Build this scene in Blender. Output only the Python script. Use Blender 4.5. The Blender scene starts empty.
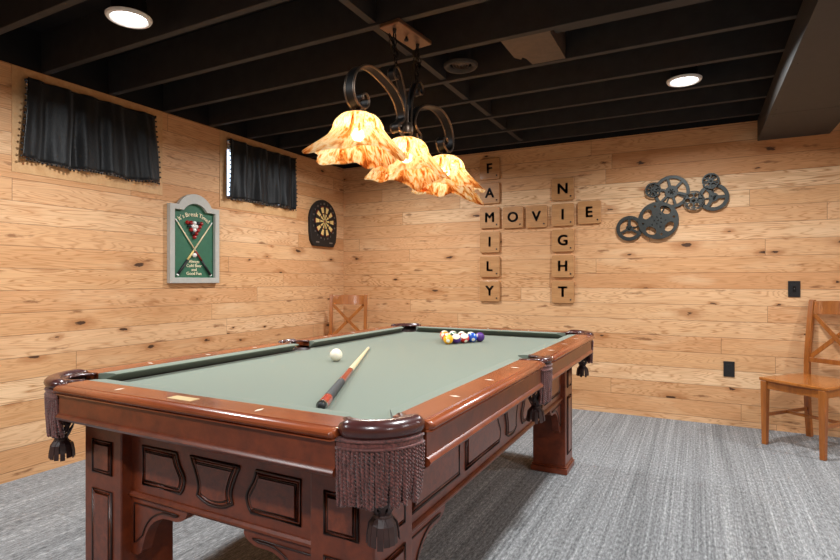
import bpy, bmesh, math, random
from math import sin, cos, pi, radians, sqrt, atan2
from mathutils import Vector, Matrix
random.seed(7)
SC = bpy.context.scene
COL = SC.collection

# ------------------------------------------------------------------ helpers
class MB:
    """collects vertices and faces, then links them as one mesh object"""
    def __init__(s): s.v = []; s.f = []; s.m = []; s.sm = []
    def add(s, vs, fs, mi=0, smooth=False):
        o = len(s.v); s.v += [tuple(p) for p in vs]
        for f in fs: s.f.append([i + o for i in f]); s.m.append(mi); s.sm.append(smooth)
    def box(s, x0, x1, y0, y1, z0, z1, mi=0):
        s.add([(x0,y0,z0),(x1,y0,z0),(x1,y1,z0),(x0,y1,z0),(x0,y0,z1),(x1,y0,z1),(x1,y1,z1),(x0,y1,z1)],
              [(3,2,1,0),(4,5,6,7),(0,1,5,4),(1,2,6,5),(2,3,7,6),(3,0,4,7)], mi)
    def bar(s, a, b, w, d, mi=0, up=(0,0,1)):
        """rectangular bar from a to b, w along side, d along up"""
        a = Vector(a); b = Vector(b); t = (b-a).normalized(); u = Vector(up)
        sd = t.cross(u).normalized(); u = sd.cross(t).normalized()
        vs = []
        for p in (a, b):
            for i, j in ((-1,-1),(1,-1),(1,1),(-1,1)): vs.append(p + sd*(i*w/2) + u*(j*d/2))
        s.add(vs, [(3,2,1,0),(4,5,6,7),(0,1,5,4),(1,2,6,5),(2,3,7,6),(3,0,4,7)], mi)
    def tube(s, pts, r, n=8, mi=0, caps=True, closed=False):
        pts = [Vector(p) for p in pts]; N = len(pts)
        rr = r if isinstance(r, (list, tuple)) else [r]*N
        vs = []; prev = None
        for i in range(N):
            if closed: t = (pts[(i+1) % N]-pts[i-1]).normalized()
            else: t = (pts[min(i+1,N-1)]-pts[max(i-1,0)]).normalized()
            if prev is None:
                a = Vector((0,0,1)) if abs(t.z) < .9 else Vector((1,0,0))
                u = t.cross(a).normalized()
            else:
                u = (prev - t*prev.dot(t)).normalized()
            prev = u; w = t.cross(u)
            for k in range(n):
                q = 2*pi*k/n; vs.append(pts[i] + (u*cos(q)+w*sin(q))*rr[i])
        fs = []
        for i in range(N if closed else N-1):
            j = (i+1) % N
            for k in range(n):
                l = (k+1) % n; fs.append((i*n+k, i*n+l, j*n+l, j*n+k))
        if caps and not closed:
            fs.append(tuple(range(n))[::-1]); fs.append(tuple((N-1)*n+k for k in range(n)))
        s.add(vs, fs, mi, True)
    def sweep(s, pts, frames, prof, mi=0, caps=True, smooth=False):
        """profile (a,b) pairs swept along pts; frames = list of (A,B) axis vectors"""
        n = len(prof); vs = []
        for p, (A, B) in zip(pts, frames):
            for a, b in prof: vs.append(Vector(p) + A*a + B*b)
        fs = []
        for i in range(len(pts)-1):
            for k in range(n):
                l = (k+1) % n; fs.append((i*n+k, i*n+l, (i+1)*n+l, (i+1)*n+k))
        if caps:
            fs.append(tuple(range(n))[::-1]); fs.append(tuple((len(pts)-1)*n+k for k in range(n)))
        s.add(vs, fs, mi, smooth)
    def lathe(s, prof, c=(0,0,0), n=24, mi=0, axis='z', smooth=True, caps=False):
        vs = []; fs = []
        for r, z in prof:
            for k in range(n):
                q = 2*pi*k/n
                if axis == 'z': vs.append((c[0]+r*cos(q), c[1]+r*sin(q), c[2]+z))
                elif axis == 'y': vs.append((c[0]+r*cos(q), c[1]+z, c[2]-r*sin(q)))
                else: vs.append((c[0]+z, c[1]+r*cos(q), c[2]+r*sin(q)))
        for i in range(len(prof)-1):
            for k in range(n):
                l = (k+1) % n; fs.append((i*n+k, i*n+l, (i+1)*n+l, (i+1)*n+k))
        if caps:
            fs.append(tuple(range(n))[::-1]); fs.append(tuple((len(prof)-1)*n+k for k in range(n)))
        s.add(vs, fs, mi, smooth)
    def prism(s, poly, z0, z1, mi=0):
        """polygon (x,y) extruded in z"""
        n = len(poly)
        s.add([(x,y,z0) for x,y in poly]+[(x,y,z1) for x,y in poly],
              [tuple(range(n))[::-1], tuple(range(n,2*n))]+[(k,(k+1)%n,n+(k+1)%n,n+k) for k in range(n)], mi)
    def sphere(s, c, r, n=12, m=8, mi=0):
        vs = [(c[0],c[1],c[2]-r)]; fs = []
        for i in range(1,m):
            a = -pi/2+pi*i/m
            for k in range(n):
                q = 2*pi*k/n; vs.append((c[0]+r*cos(a)*cos(q), c[1]+r*cos(a)*sin(q), c[2]+r*sin(a)))
        vs.append((c[0],c[1],c[2]+r))
        for k in range(n): fs.append((0, 1+(k+1)%n, 1+k))
        for i in range(m-2):
            for k in range(n):
                a = 1+i*n; fs.append((a+k, a+(k+1)%n, a+n+(k+1)%n, a+n+k))
        a = 1+(m-2)*n
        for k in range(n): fs.append((a+k, a+(k+1)%n, len(vs)-1))
        s.add(vs, fs, mi, True)
    def xf(s, M, start=0):
        M = Matrix(M)
        s.v[start:] = [tuple(M @ Vector(p)) for p in s.v[start:]]
        return s
    def merge(s, o, M=None, mi=None):
        vs = o.v if M is None else [tuple(M @ Vector(p)) for p in o.v]
        off = len(s.v); s.v += vs
        for f, m, sm in zip(o.f, o.m, o.sm):
            s.f.append([i+off for i in f]); s.m.append(m if mi is None else mi); s.sm.append(sm)
    def build(s, name, mats, parent=None, bevel=0, seg=2, angle=None, loc=None):
        me = bpy.data.meshes.new(name)
        me.from_pydata(s.v, [], s.f)
        if not isinstance(mats, (list, tuple)): mats = [mats]
        for m in mats: me.materials.append(m)
        me.polygons.foreach_set('material_index', s.m)
        me.polygons.foreach_set('use_smooth', s.sm)
        me.update()
        bm = bmesh.new(); bm.from_mesh(me); bmesh.ops.recalc_face_normals(bm, faces=bm.faces); bm.to_mesh(me); bm.free()
        if angle is not None:
            me.polygons.foreach_set('use_smooth', [True]*len(me.polygons))
            me.set_sharp_from_angle(angle=radians(angle))
        o = bpy.data.objects.new(name, me); COL.objects.link(o)
        if parent is not None: o.parent = parent
        if loc is not None: o.location = loc
        if bevel:
            b = o.modifiers.new('bevel', 'BEVEL'); b.width = bevel; b.segments = seg; b.limit_method = 'ANGLE'; b.angle_limit = radians(40)
            b.harden_normals = False
        return o

def tag(o, label=None, cat=None, group=None, kind=None):
    if label: o['label'] = label
    if cat: o['category'] = cat
    if group: o['group'] = group
    if kind: o['kind'] = kind
    return o
def empty(name, loc, rotz=0):
    o = bpy.data.objects.new(name, None); COL.objects.link(o); o.empty_display_size = .1
    o.location = loc; o.rotation_euler = (0,0,rotz); return o
def dup(root, loc=None, rotz=None):
    def rec(o, par):
        c = o.copy(); COL.objects.link(c)
        if par is not None: c.parent = par
        for ch in [x for x in COL.objects if x.parent == o]: rec(ch, c)
        return c
    r = rec(root, None)
    if loc is not None: r.location = loc
    if rotz is not None: r.rotation_euler = (0,0,rotz)
    return r
def struct(o): o['kind'] = 'structure'; return o

def spline(pts, n=8, closed=False):
    """Catmull-Rom through tuples"""
    P = [Vector(p) for p in pts]; out = []; N = len(P)
    rng = range(N if closed else N-1)
    for i in rng:
        if closed: p0,p1,p2,p3 = P[i-1],P[i],P[(i+1)%N],P[(i+2)%N]
        else: p0,p1,p2,p3 = P[max(i-1,0)],P[i],P[i+1],P[min(i+2,N-1)]
        for k in range(n):
            t = k/n
            out.append(.5*((2*p1)+(p2-p0)*t+(2*p0-5*p1+4*p2-p3)*t*t+(3*p1-p0-3*p2+p3)*t*t*t))
    if not closed: out.append(P[-1])
    return out

def shape2d(loops, depth, bevel=0.0):
    """filled 2-D loops (holes allowed) extruded 0..depth in z -> MB"""
    cu = bpy.data.curves.new('tmp', 'CURVE'); cu.dimensions = '2D'; cu.fill_mode = 'BOTH'; cu.extrude = depth/2
    cu.bevel_depth = bevel; cu.bevel_resolution = 1
    for lp in loops:
        sp = cu.splines.new('POLY'); sp.points.add(len(lp)-1)
        for p, q in zip(sp.points, lp): p.co = (q[0], q[1], 0, 1)
        sp.use_cyclic_u = True
    return _curve_mb(cu, depth/2)
def _curve_mb(cu, dz):
    ob = bpy.data.objects.new('tmp', cu); COL.objects.link(ob)
    dg = bpy.context.evaluated_depsgraph_get(); dg.update()
    me = ob.evaluated_get(dg).to_mesh()
    mb = MB(); mb.add([(v.co.x, v.co.y, v.co.z+dz) for v in me.vertices], [tuple(p.vertices) for p in me.polygons])
    ob.evaluated_get(dg).to_mesh_clear()
    bpy.data.objects.remove(ob); bpy.data.curves.remove(cu)
    return mb
def text_mb(s, size, depth=.001, weight=0.0, align='CENTER'):
    cu = bpy.data.curves.new('tmp', 'FONT'); cu.body = s; cu.size = size; cu.extrude = depth/2; cu.offset = weight
    cu.align_x = align; cu.align_y = 'CENTER'; cu.resolution_u = 4
    return _curve_mb(cu, depth/2)
def circ(cx, cy, r, n=32, ry=None, rot=0):
    ry = r if ry is None else ry
    out = []
    for k in range(n):
        a = 2*pi*k/n; x, y = r*cos(a), ry*sin(a)
        out.append((cx+x*cos(rot)-y*sin(rot), cy+x*sin(rot)+y*cos(rot)))
    return out

# ------------------------------------------------------------------ materials
def srgb(r, g, b):
    f = lambda c: (c/255/12.92 if c/255 <= .04045 else ((c/255+.055)/1.055)**2.4)
    return (f(r), f(g), f(b), 1)
class NT:
    def __init__(s, name):
        s.mat = bpy.data.materials.new(name); s.mat.use_nodes = True
        s.t = s.mat.node_tree; s.t.nodes.clear(); s.out = s.n('ShaderNodeOutputMaterial')
    def n(s, kind, **kw):
        nd = s.t.nodes.new(kind)
        for k, v in kw.items(): setattr(nd, k, v)
        return nd
    def l(s, a, b): s.t.links.new(a, b)
    def val(s, x, sock):
        if isinstance(x, bpy.types.NodeSocket): s.l(x, sock)
        else: sock.default_value = x
    def math(s, op, a, b=0.0, c=None, clamp=False):
        nd = s.n('ShaderNodeMath', operation=op, use_clamp=clamp); s.val(a, nd.inputs[0]); s.val(b, nd.inputs[1])
        if c is not None: s.val(c, nd.inputs[2])
        return nd.outputs[0]
    def comb(s, x, y, z=0.0):
        nd = s.n('ShaderNodeCombineXYZ'); s.val(x, nd.inputs[0]); s.val(y, nd.inputs[1]); s.val(z, nd.inputs[2]); return nd.outputs[0]
    def noise(s, vec, scale, detail=4, rough=.5, dist=0.0, dim='3D'):
        nd = s.n('ShaderNodeTexNoise', noise_dimensions=dim); s.l(vec, nd.inputs['Vector'])
        nd.inputs['Scale'].default_value = scale; nd.inputs['Detail'].default_value = detail
        nd.inputs['Roughness'].default_value = rough; nd.inputs['Distortion'].default_value = dist
        return nd.outputs['Fac']
    def ramp(s, fac, stops):
        nd = s.n('ShaderNodeValToRGB'); s.val(fac, nd.inputs[0]); e = nd.color_ramp.elements
        while len(e) < len(stops): e.new(.5)
        for el, (p, c) in zip(e, stops): el.position = p; el.color = c
        return nd.outputs[0]
    def mix(s, fac, a, b, mode='MIX'):
        nd = s.n('ShaderNodeMix', data_type='RGBA', blend_type=mode); s.val(fac, nd.inputs[0]); s.val(a, nd.inputs[6]); s.val(b, nd.inputs[7]); return nd.outputs[2]
    def mrange(s, v, a, b, c=0.0, d=1.0, smooth=False):
        nd = s.n('ShaderNodeMapRange', interpolation_type='SMOOTHSTEP' if smooth else 'LINEAR'); s.val(v, nd.inputs[0])
        for i, x in enumerate((a,b,c,d)): nd.inputs[i+1].default_value = x
        return nd.outputs[0]
    def bsdf(s, color, rough=.5, metal=0.0, spec=.5, coat=0.0, coat_rough=.1, bump=None, strength=.3, dist=.01, sheen=0.0):
        b = s.n('ShaderNodeBsdfPrincipled'); s.val(color, b.inputs['Base Color']); s.val(rough, b.inputs['Roughness'])
        b.inputs['Metallic'].default_value = metal; b.inputs['Specular IOR Level'].default_value = spec
        b.inputs['Coat Weight'].default_value = coat; b.inputs['Coat Roughness'].default_value = coat_rough
        b.inputs['Sheen Weight'].default_value = sheen
        if bump is not None:
            bp = s.n('ShaderNodeBump'); bp.inputs['Strength'].default_value = strength; bp.inputs['Distance'].default_value = dist
            s.l(bump, bp.inputs['Height']); s.l(bp.outputs[0], b.inputs['Normal'])
        s.l(b.outputs[0], s.out.inputs[0]); return b
    def obj(s):
        return s.n('ShaderNodeTexCoord').outputs['Object']
    def sep(s, v):
        nd = s.n('ShaderNodeSeparateXYZ'); s.l(v, nd.inputs[0]); return nd.outputs
def simple(name, col, rough=.5, metal=0.0, noise=.12, nscale=40, spec=.5, coat=0.0, coat_rough=.1, bump=0.0, sheen=0.0):
    t = NT(name); v = t.obj(); f = t.noise(v, nscale, 3)
    k = t.mrange(f, .25, .75, 1-noise, 1+noise)
    c = t.mix(1.0, col, t.comb(k,k,k), 'MULTIPLY')
    t.bsdf(c, rough, metal, spec, coat, coat_rough, bump=f if bump else None, strength=bump, dist=.004, sheen=sheen)
    return t.mat

def plank_wall(name, axis):
    t = NT(name); v = t.obj(); x, y, z = t.sep(v)
    u = x if axis == 'x' else y
    h = .128
    vv = t.math('DIVIDE', t.math('ADD', z, .075 if axis=='y' else .083), h)
    row = t.math('FLOOR', vv); fv = t.math('FRACT', vv)
    wn = t.n('ShaderNodeTexWhiteNoise', noise_dimensions='1D'); t.l(t.math('ADD', row, 3.7 if axis=='x' else 41.2), wn.inputs['W'])
    r1 = wn.outputs['Value']; rc = t.n('ShaderNodeSeparateColor'); t.l(wn.outputs['Color'], rc.inputs[0])
    ln = t.math('ADD', 2.0, t.math('MULTIPLY', rc.outputs[0], 1.8))
    uu = t.math('DIVIDE', t.math('ADD', t.math('ADD', u, 20.0), t.math('MULTIPLY', r1, 7.0)), ln)
    colm = t.math('FLOOR', uu); fu = t.math('FRACT', uu)
    w2 = t.n('ShaderNodeTexWhiteNoise', noise_dimensions='2D'); t.l(t.comb(row, colm), w2.inputs['Vector'])
    pid = w2.outputs['Value']; pc = t.n('ShaderNodeSeparateColor'); t.l(w2.outputs['Color'], pc.inputs[0])
    off = t.math('MULTIPLY', pid, 37.0)
    # cathedral figure: noise contours stretched along the board
    g1 = t.noise(t.comb(t.math('MULTIPLY', u, .62), t.math('MULTIPLY', z, 6.0), off), 1.6, 3, .45, .30)
    rings = t.math('FRACT', t.math('MULTIPLY', g1, 26.0))
    rings = t.math('ABSOLUTE', t.math('SUBTRACT', rings, .5))
    rings = t.mrange(rings, .26, .5, 0.0, 1.0)
    fine = t.noise(t.comb(t.math('MULTIPLY', u, 5.0), t.math('MULTIPLY', z, 150.0), off), 1.0, 4, .6)
    blot = t.noise(t.comb(t.math('MULTIPLY', u, 1.6), t.math('MULTIPLY', z, 7.0), off), 1.3, 3, .5)
    base = t.ramp(pid, [(0,srgb(209,159,112)),(.25,srgb(221,176,131)),(.5,srgb(209,157,111)),(.72,srgb(232,193,151)),(.86,srgb(215,166,119)),(1,srgb(199,143,96))])
    c = t.mix(t.math('MULTIPLY', rings, t.mrange(pc.outputs[1], 0, 1, .40, .85)), base, srgb(172,116,68))
    k = t.mrange(fine, .25, .75, .88, 1.10); c = t.mix(1.0, c, t.comb(k,k,k), 'MULTIPLY')
    c = t.mix(t.mrange(blot, .55, .78, 0, .45), c, srgb(186,126,76))
    c = t.mix(t.mrange(blot, .42, .22, 0, .45), c, srgb(232,198,158))
    # knots and mineral streaks
    wob = t.noise(t.comb(t.math('MULTIPLY', u, 9.0), t.math('MULTIPLY', z, 22.0), off), 1.6, 3)
    vor = t.n('ShaderNodeTexVoronoi', voronoi_dimensions='2D', feature='F1'); vor.inputs['Scale'].default_value = 1.0
    t.l(t.comb(t.math('ADD', t.math('MULTIPLY', u, 2.3), off), t.math('MULTIPLY', z, 5.6)), vor.inputs['Vector'])
    vc = t.n('ShaderNodeSeparateColor'); t.l(vor.outputs['Color'], vc.inputs[0])
    d = t.math('ADD', vor.outputs['Distance'], t.math('MULTIPLY', t.math('SUBTRACT', wob, .5), .26))
    gate = t.math('GREATER_THAN', vc.outputs[0], .66)
    size = t.mrange(t.math('POWER', vc.outputs[1], 1.8), 0, 1, .035, .15)
    halo = t.math('MULTIPLY', t.mrange(t.math('DIVIDE', d, size), 2.6, .6, 0, .6, True), gate)
    core = t.math('MULTIPLY', t.mrange(t.math('DIVIDE', d, size), .62, .38, 0, .92, True), gate)
    c = t.mix(halo, c, srgb(158,98,52)); c = t.mix(core, c, srgb(58,36,22))
    v2 = t.n('ShaderNodeTexVoronoi', voronoi_dimensions='2D', feature='F1'); v2.inputs['Scale'].default_value = 1.0
    t.l(t.comb(t.math('ADD', t.math('MULTIPLY', u, 1.7), t.math('MULTIPLY', off, 1.7)), t.math('MULTIPLY', z, 11.0)), v2.inputs['Vector'])
    v2c = t.n('ShaderNodeSeparateColor'); t.l(v2.outputs['Color'], v2c.inputs[0])
    d2 = t.math('ADD', v2.outputs['Distance'], t.math('MULTIPLY', t.math('SUBTRACT', wob, .5), .5))
    strk = t.math('MULTIPLY', t.mrange(d2, .12, .0, 0, .75), t.math('GREATER_THAN', v2c.outputs[0], .70))
    c = t.mix(strk, c, srgb(120,74,42))
    # joints
    ev = t.math('MINIMUM', fv, t.math('SUBTRACT', 1.0, fv)); ev = t.math('MULTIPLY', ev, h)
    eu = t.math('MINIMUM', fu, t.math('SUBTRACT', 1.0, fu)); eu = t.math('MULTIPLY', eu, ln)
    e = t.math('MINIMUM', ev, eu)
    seam = t.mrange(e, .0022, .0006, 0, .72, True)
    c = t.mix(seam, c, srgb(92,58,34))
    hgt = t.math('SUBTRACT', t.math('ADD', t.math('MULTIPLY', fine, .12), t.mrange(e, 0, .003, 0, 1, True)), t.math('MULTIPLY', core, .5))
    t.bsdf(c, t.mrange(fine, .2, .8, .50, .64), spec=.3, bump=hgt, strength=.35, dist=.003)
    return t.mat

def stained(name, c0, c1, rough=.28, coat=.5, along='auto', scale=1.0, coat_rough=.12):
    """stained hardwood; grain runs along the given object axis"""
    t = NT(name); v = t.obj(); x, y, z = t.sep(v)
    ax = {'x': (1.2,14,14), 'y': (14,1.2,14), 'z': (14,14,1.2), 'auto': (7,7,7)}[along]
    vec = t.comb(t.math('MULTIPLY', x, ax[0]), t.math('MULTIPLY', y, ax[1]), t.math('MULTIPLY', z, ax[2]))
    f = t.noise(vec, 2.4*scale, 5, .6, .6); g = t.noise(vec, 11*scale, 3, .6)
    m = t.math('ADD', t.math('MULTIPLY', f, .7), t.math('MULTIPLY', g, .3))
    c = t.ramp(m, [(.3, c0), (.68, c1)])
    t.bsdf(c, rough, coat=coat, coat_rough=coat_rough, spec=.4)
    return t.mat

M = {}
M['wall_x'] = plank_wall('oak_planks_along_x', 'x'); M['wall_y'] = plank_wall('oak_planks_along_y', 'y')
# carpet: loop pile with narrow tonal stripes along y
t = NT('striped_carpet'); v = t.obj(); x, y, z = t.sep(v)
s1 = t.noise(t.comb(t.math('MULTIPLY', x, 74.0), t.math('MULTIPLY', y, .55), 0.0), 1.0, 4, .75)
s2 = t.noise(t.comb(t.math('MULTIPLY', x, 9.0), t.math('MULTIPLY', y, .25), 3.0), 1.0, 3, .6)
s3 = t.noise(t.comb(t.math('MULTIPLY', x, 110.0), t.math('MULTIPLY', y, 34.0), 1.0), 1.0, 2, .6)
s4 = t.noise(t.comb(t.math('MULTIPLY', x, 260.0), t.math('MULTIPLY', y, 160.0), 1.0), 1.0, 1, .5)
q = t.math('ADD', t.math('ADD', t.math('MULTIPLY', s1, .36), t.math('MULTIPLY', s2, .13)), t.math('ADD', t.math('MULTIPLY', s3, .35), t.math('MULTIPLY', s4, .16)))
c = t.ramp(q, [(.35, srgb(58,59,60)), (.44, srgb(107,108,109)), (.54, srgb(146,147,148)), (.64, srgb(197,198,198))])
t.bsdf(c, .95, spec=.05, bump=t.math('ADD', s4, t.math('MULTIPLY', s3, 1.2)), strength=.7, dist=.006, sheen=.15)
M['carpet'] = t.mat
M['deck'] = simple('black_ceiling_paint', srgb(22,22,24), .75, noise=.25, nscale=9, spec=.2)
M['joist'] = simple('black_joist_paint_lit', srgb(46,43,42), .62, noise=.2, nscale=14, spec=.3)  # black like the deck; light from below is put into this paler colour
M['soffit'] = simple('charcoal_soffit_paint', srgb(54,50,47), .6, noise=.08, nscale=20, spec=.35)
M['black_metal'] = simple('black_metal', srgb(30,28,27), .38, .6, .2)
M['bronze'] = simple('brushed_bronze', srgb(104,90,78), .34, .85, .2, 60)
M['canopy'] = simple('satin_canopy_metal', srgb(128,100,80), .42, .7, .1)
M['steel'] = simple('polished_steel', srgb(170,170,172), .22, 1.0, .08)
M['mahogany'] = stained('mahogany_cabinet', srgb(76,29,13), srgb(122,54,25), .36, .4, 'auto', .8, .3)
M['mahogany_x'] = stained('mahogany_long_grain_x', srgb(98,40,19), srgb(148,74,38), .26, .42, 'x')
M['mahogany_y'] = stained('mahogany_long_grain_y', srgb(98,40,19), srgb(148,74,38), .26, .42, 'y')
M['burl'] = stained('mahogany_burl_panel', srgb(70,26,12), srgb(128,58,29), .34, .5, 'auto', 2.6, .3)
M['glaze'] = simple('dark_glazed_moulding', srgb(40,18,12), .4, noise=.1)
M['felt'] = simple('sage_felt', srgb(111,119,106), .95, noise=.05, nscale=320, spec=.05, sheen=.2)
M['leather'] = simple('oxblood_leather', srgb(66,32,30), .26, noise=.25, nscale=26, coat=.3, coat_rough=.2)
M['dark_leather'] = simple('dark_leather', srgb(52,33,32), .5, noise=.3, nscale=40)
t = NT('burgundy_cord'); v = t.obj(); f = t.noise(v, 160, 2)
t.bsdf(t.ramp(f, [(.3, srgb(54,27,26)), (.7, srgb(120,66,61))]), .6, spec=.4, sheen=.3); M['cord'] = t.mat
M['pearl'] = simple('pearl_inlay', srgb(236,226,206), .25, noise=.05)
M['plaque'] = simple('pale_brass_plate', srgb(214,188,140), .35, .4, .08)
M['tile'] = stained('tile_oak', srgb(162,112,66), srgb(196,146,96), .5, .1, 'x', 1.2)
M['ink'] = simple('gloss_black_letter', srgb(24,23,24), .28, noise=.1, coat=.4)
M['reel'] = simple('gunmetal_reel', srgb(54,56,54), .45, .5, .2, 30)
M['reel_dark'] = simple('dark_reel_hub', srgb(40,42,40), .5, .5, .2)
M['outlet'] = simple('black_wall_plate', srgb(24,24,25), .4, noise=.1)
M['chair'] = stained('honey_oak_chair', srgb(130,70,22), srgb(172,102,42), .3, .4, 'z')
M['chair_seat'] = stained('honey_oak_seat', srgb(138,76,25), srgb(182,110,47), .24, .5, 'y')
M['green_board'] = simple('green_board', srgb(44,98,72), .6, noise=.1, nscale=30)
M['grey_frame'] = simple('pale_grey_frame', srgb(176,174,166), .5, noise=.06)
M['cream'] = simple('cream_paint', srgb(240,226,190), .5, noise=.05)
M['white'] = simple('white_gloss', srgb(238,236,230), .25, noise=.03)
M['red'] = simple('red_lacquer', srgb(158,24,22), .2, noise=.06, coat=.5)
M['redwood'] = stained('red_stained_forearm', srgb(112,20,14), srgb(150,36,24), .2, .5, 'x')
M['maple'] = stained('maple_shaft', srgb(226,204,160), srgb(240,222,184), .3, .3, 'x')
M['wrap'] = simple('charcoal_cue_wrap', srgb(52,54,56), .7, noise=.3, nscale=300)
M['black'] = simple('matte_black', srgb(22,22,23), .55, noise=.1)
M['red_seg'] = simple('dark_red_segment', srgb(120,34,26), .5, noise=.06)
M['yellow_seg'] = simple('pale_yellow_segment', srgb(232,202,128), .5, noise=.05)
M['ash'] = simple('silver_wire', srgb(150,150,150), .4, .8, .05)
M['trim_white'] = simple('white_light_trim', srgb(226,226,224), .4, noise=.02)
# velvet
t = NT('black_velvet'); v = t.obj(); f = t.noise(v, 7, 3)
t.bsdf(t.ramp(f, [(.35, srgb(5,6,8)), (.7, srgb(14,15,18))]), .55, spec=.3, sheen=.15, bump=t.noise(v, 60, 3), strength=.2); M['velvet'] = t.mat
M['bead'] = simple('black_bead_trim', srgb(20,17,17), .3, noise=.2)
def emit(name, col, s):
    t = NT(name); e = t.n('ShaderNodeEmission'); e.inputs[0].default_value = col; e.inputs[1].default_value = s
    t.l(e.outputs[0], t.out.inputs[0]); return t.mat
M['led'] = emit('led_lens', (1,.97,.93,1), 14)
M['bulb'] = emit('warm_bulb', (1,.86,.66,1), 165)
# window glass
t = NT('window_glass'); b = t.bsdf((.9,.95,1,1), .02); b.inputs['Transmission Weight'].default_value = 1; b.inputs['IOR'].default_value = 1.02; M['glass'] = t.mat
# amber art glass: swirled, translucent
t = NT('amber_swirl_glass'); v = t.obj()
uv = t.n('ShaderNodeTexCoord').outputs['UV']; ux, uy, uz = t.sep(uv); an_ = t.math('MULTIPLY', ux, 2*pi)
pv = t.comb(t.math('MULTIPLY', t.math('COSINE', an_), 2.0), t.math('MULTIPLY', t.math('SINE', an_), 2.0), t.math('ADD', t.math('MULTIPLY', uy, 1.5), t.math('MULTIPLY', uz, 9.0)))
w1 = t.noise(pv, 1.25, 3, .5, 1.6); w2 = t.noise(pv, 3.0, 3, .55, 2.2)
m = t.math('ADD', t.math('ADD', t.math('MULTIPLY', w1, .66), t.math('MULTIPLY', w2, .34)), t.mrange(uy, .55, 1.0, 0.015, .0))
c = t.ramp(m, [(.31, srgb(120,50,10)), (.39, srgb(200,112,34)), (.455, srgb(238,186,110)), (.515, srgb(253,240,214)), (.58, srgb(246,216,162)), (.68, srgb(204,122,44))])
tr = t.n('ShaderNodeBsdfTranslucent'); t.l(c, tr.inputs[0])
pr = t.n('ShaderNodeBsdfPrincipled'); t.l(c, pr.inputs['Base Color']); pr.inputs['Roughness'].default_value = .12; pr.inputs['Coat Weight'].default_value = .6
tp = t.n('ShaderNodeBsdfTransparent'); t.l(t.mix(.5, c, (1,1,1,1)), tp.inputs[0])
bp = t.n('ShaderNodeBump'); bp.inputs['Strength'].default_value = .5; bp.inputs['Distance'].default_value = .02; t.l(w2, bp.inputs['Height'])
t.l(bp.outputs[0], pr.inputs['Normal']); t.l(bp.outputs[0], tr.inputs['Normal'])
mx = t.n('ShaderNodeMixShader'); mx.inputs[0].default_value = .30; t.l(tr.outputs[0], mx.inputs[1]); t.l(pr.outputs[0], mx.inputs[2])
mx2 = t.n('ShaderNodeMixShader'); t.l(t.mrange(m, .43, .55, .05, .24), mx2.inputs[0]); t.l(mx.outputs[0], mx2.inputs[1]); t.l(tp.outputs[0], mx2.inputs[2])
t.l(mx2.outputs[0], t.out.inputs[0]); M['amber'] = t.mat
def ball_mat(name, col, striped):
    t = NT(name); v = t.obj(); x, y, z = t.sep(v)
    nr = t.n('ShaderNodeVectorMath', operation='NORMALIZE'); t.l(v, nr.inputs[0]); nx, ny, nz = t.sep(nr.outputs[0])
    c = col
    if striped: c = t.mix(t.math('GREATER_THAN', t.math('ABSOLUTE', nz), .60), col, srgb(240,234,216))
    c = t.mix(t.math('GREATER_THAN', t.math('ABSOLUTE', nx), .93), c, srgb(240,234,216))
    t.bsdf(c, .1, coat=.4, coat_rough=.03); return t.mat
# ------------------------------------------------------------------ room shell
XL, XR, YF, YB, H = -3.446, 3.3, -2.8, 4.8285, 2.3614
DECK = 2.60
mb = MB(); mb.box(XL-.15, XR+.15, YF-.15, YB+.15, -.1, 0); struct(mb.build('floor', M['carpet']))
mb = MB(); mb.box(XL-.15, XR+.15, YF-.15, YB+.15, DECK, DECK+.1); struct(mb.build('ceiling', M['deck']))
mb = MB(); mb.box(XL-.15, XR+.15, YB, YB+.15, 0, H); struct(mb.build('wall_back', M['wall_x']))
mb = MB(); mb.box(XR, XR+.15, YF, YB, 0, H); struct(mb.build('wall_right', M['wall_y']))
mb = MB(); mb.box(XL-.15, XR+.15, YF-.15, YF, 0, H); struct(mb.build('wall_front', M['wall_x']))
for nm, b in (('back', (XL-.15, XR+.15, YB, YB+.15)), ('right', (XR, XR+.15, YF, YB)), ('front', (XL-.15, XR+.15, YF-.15, YF)), ('left', (XL-.15, XL, YF, YB))):
    mb = MB(); mb.box(b[0], b[1], b[2], b[3], H, DECK); struct(mb.build('trim_rim_'+nm, M['deck']))
# left wall with two basement window openings
WIN = [(1.70, 2.51, 1.828, 2.285), (3.186, 3.975, 1.810, 2.285)]
ys = [YF, WIN[0][0], WIN[0][1], WIN[1][0], WIN[1][1], YB]
zs = [0, 1.810, 1.828, 2.285, H]
mb = MB(); idx = {}
def vid(i, j, k):
    if (i,j,k) not in idx:
        idx[(i,j,k)] = len(mb.v); mb.v.append((XL-.15*k, ys[i], zs[j]))
    return idx[(i,j,k)]
def hole(i, j):
    if i == 1: return j == 2
    if i == 3: return j in (1, 2)
    return False
for i in range(5):
    for j in range(4):
        if hole(i, j): continue
        for k in (0, 1):
            mb.f.append([vid(i,j,k), vid(i+1,j,k), vid(i+1,j+1,k), vid(i,j+1,k)]); mb.m.append(0); mb.sm.append(False)
        for (di, dj, a, b) in ((-1,0,(i,j),(i,j+1)), (1,0,(i+1,j),(i+1,j+1)), (0,-1,(i,j),(i+1,j)), (0,1,(i,j+1),(i+1,j+1))):
            ni, nj = i+di, j+dj
            if not (0 <= ni < 5 and 0 <= nj < 4) or hole(ni, nj):
                mb.f.append([vid(*a,0), vid(*b,0), vid(*b,1), vid(*a,1)]); mb.m.append(0); mb.sm.append(False)
struct(mb.build('wall_left', M['wall_y']))
M['casing'] = stained('oak_casing', srgb(190,142,92), srgb(214,172,124), .55, 0, 'auto', 1.0)
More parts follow.
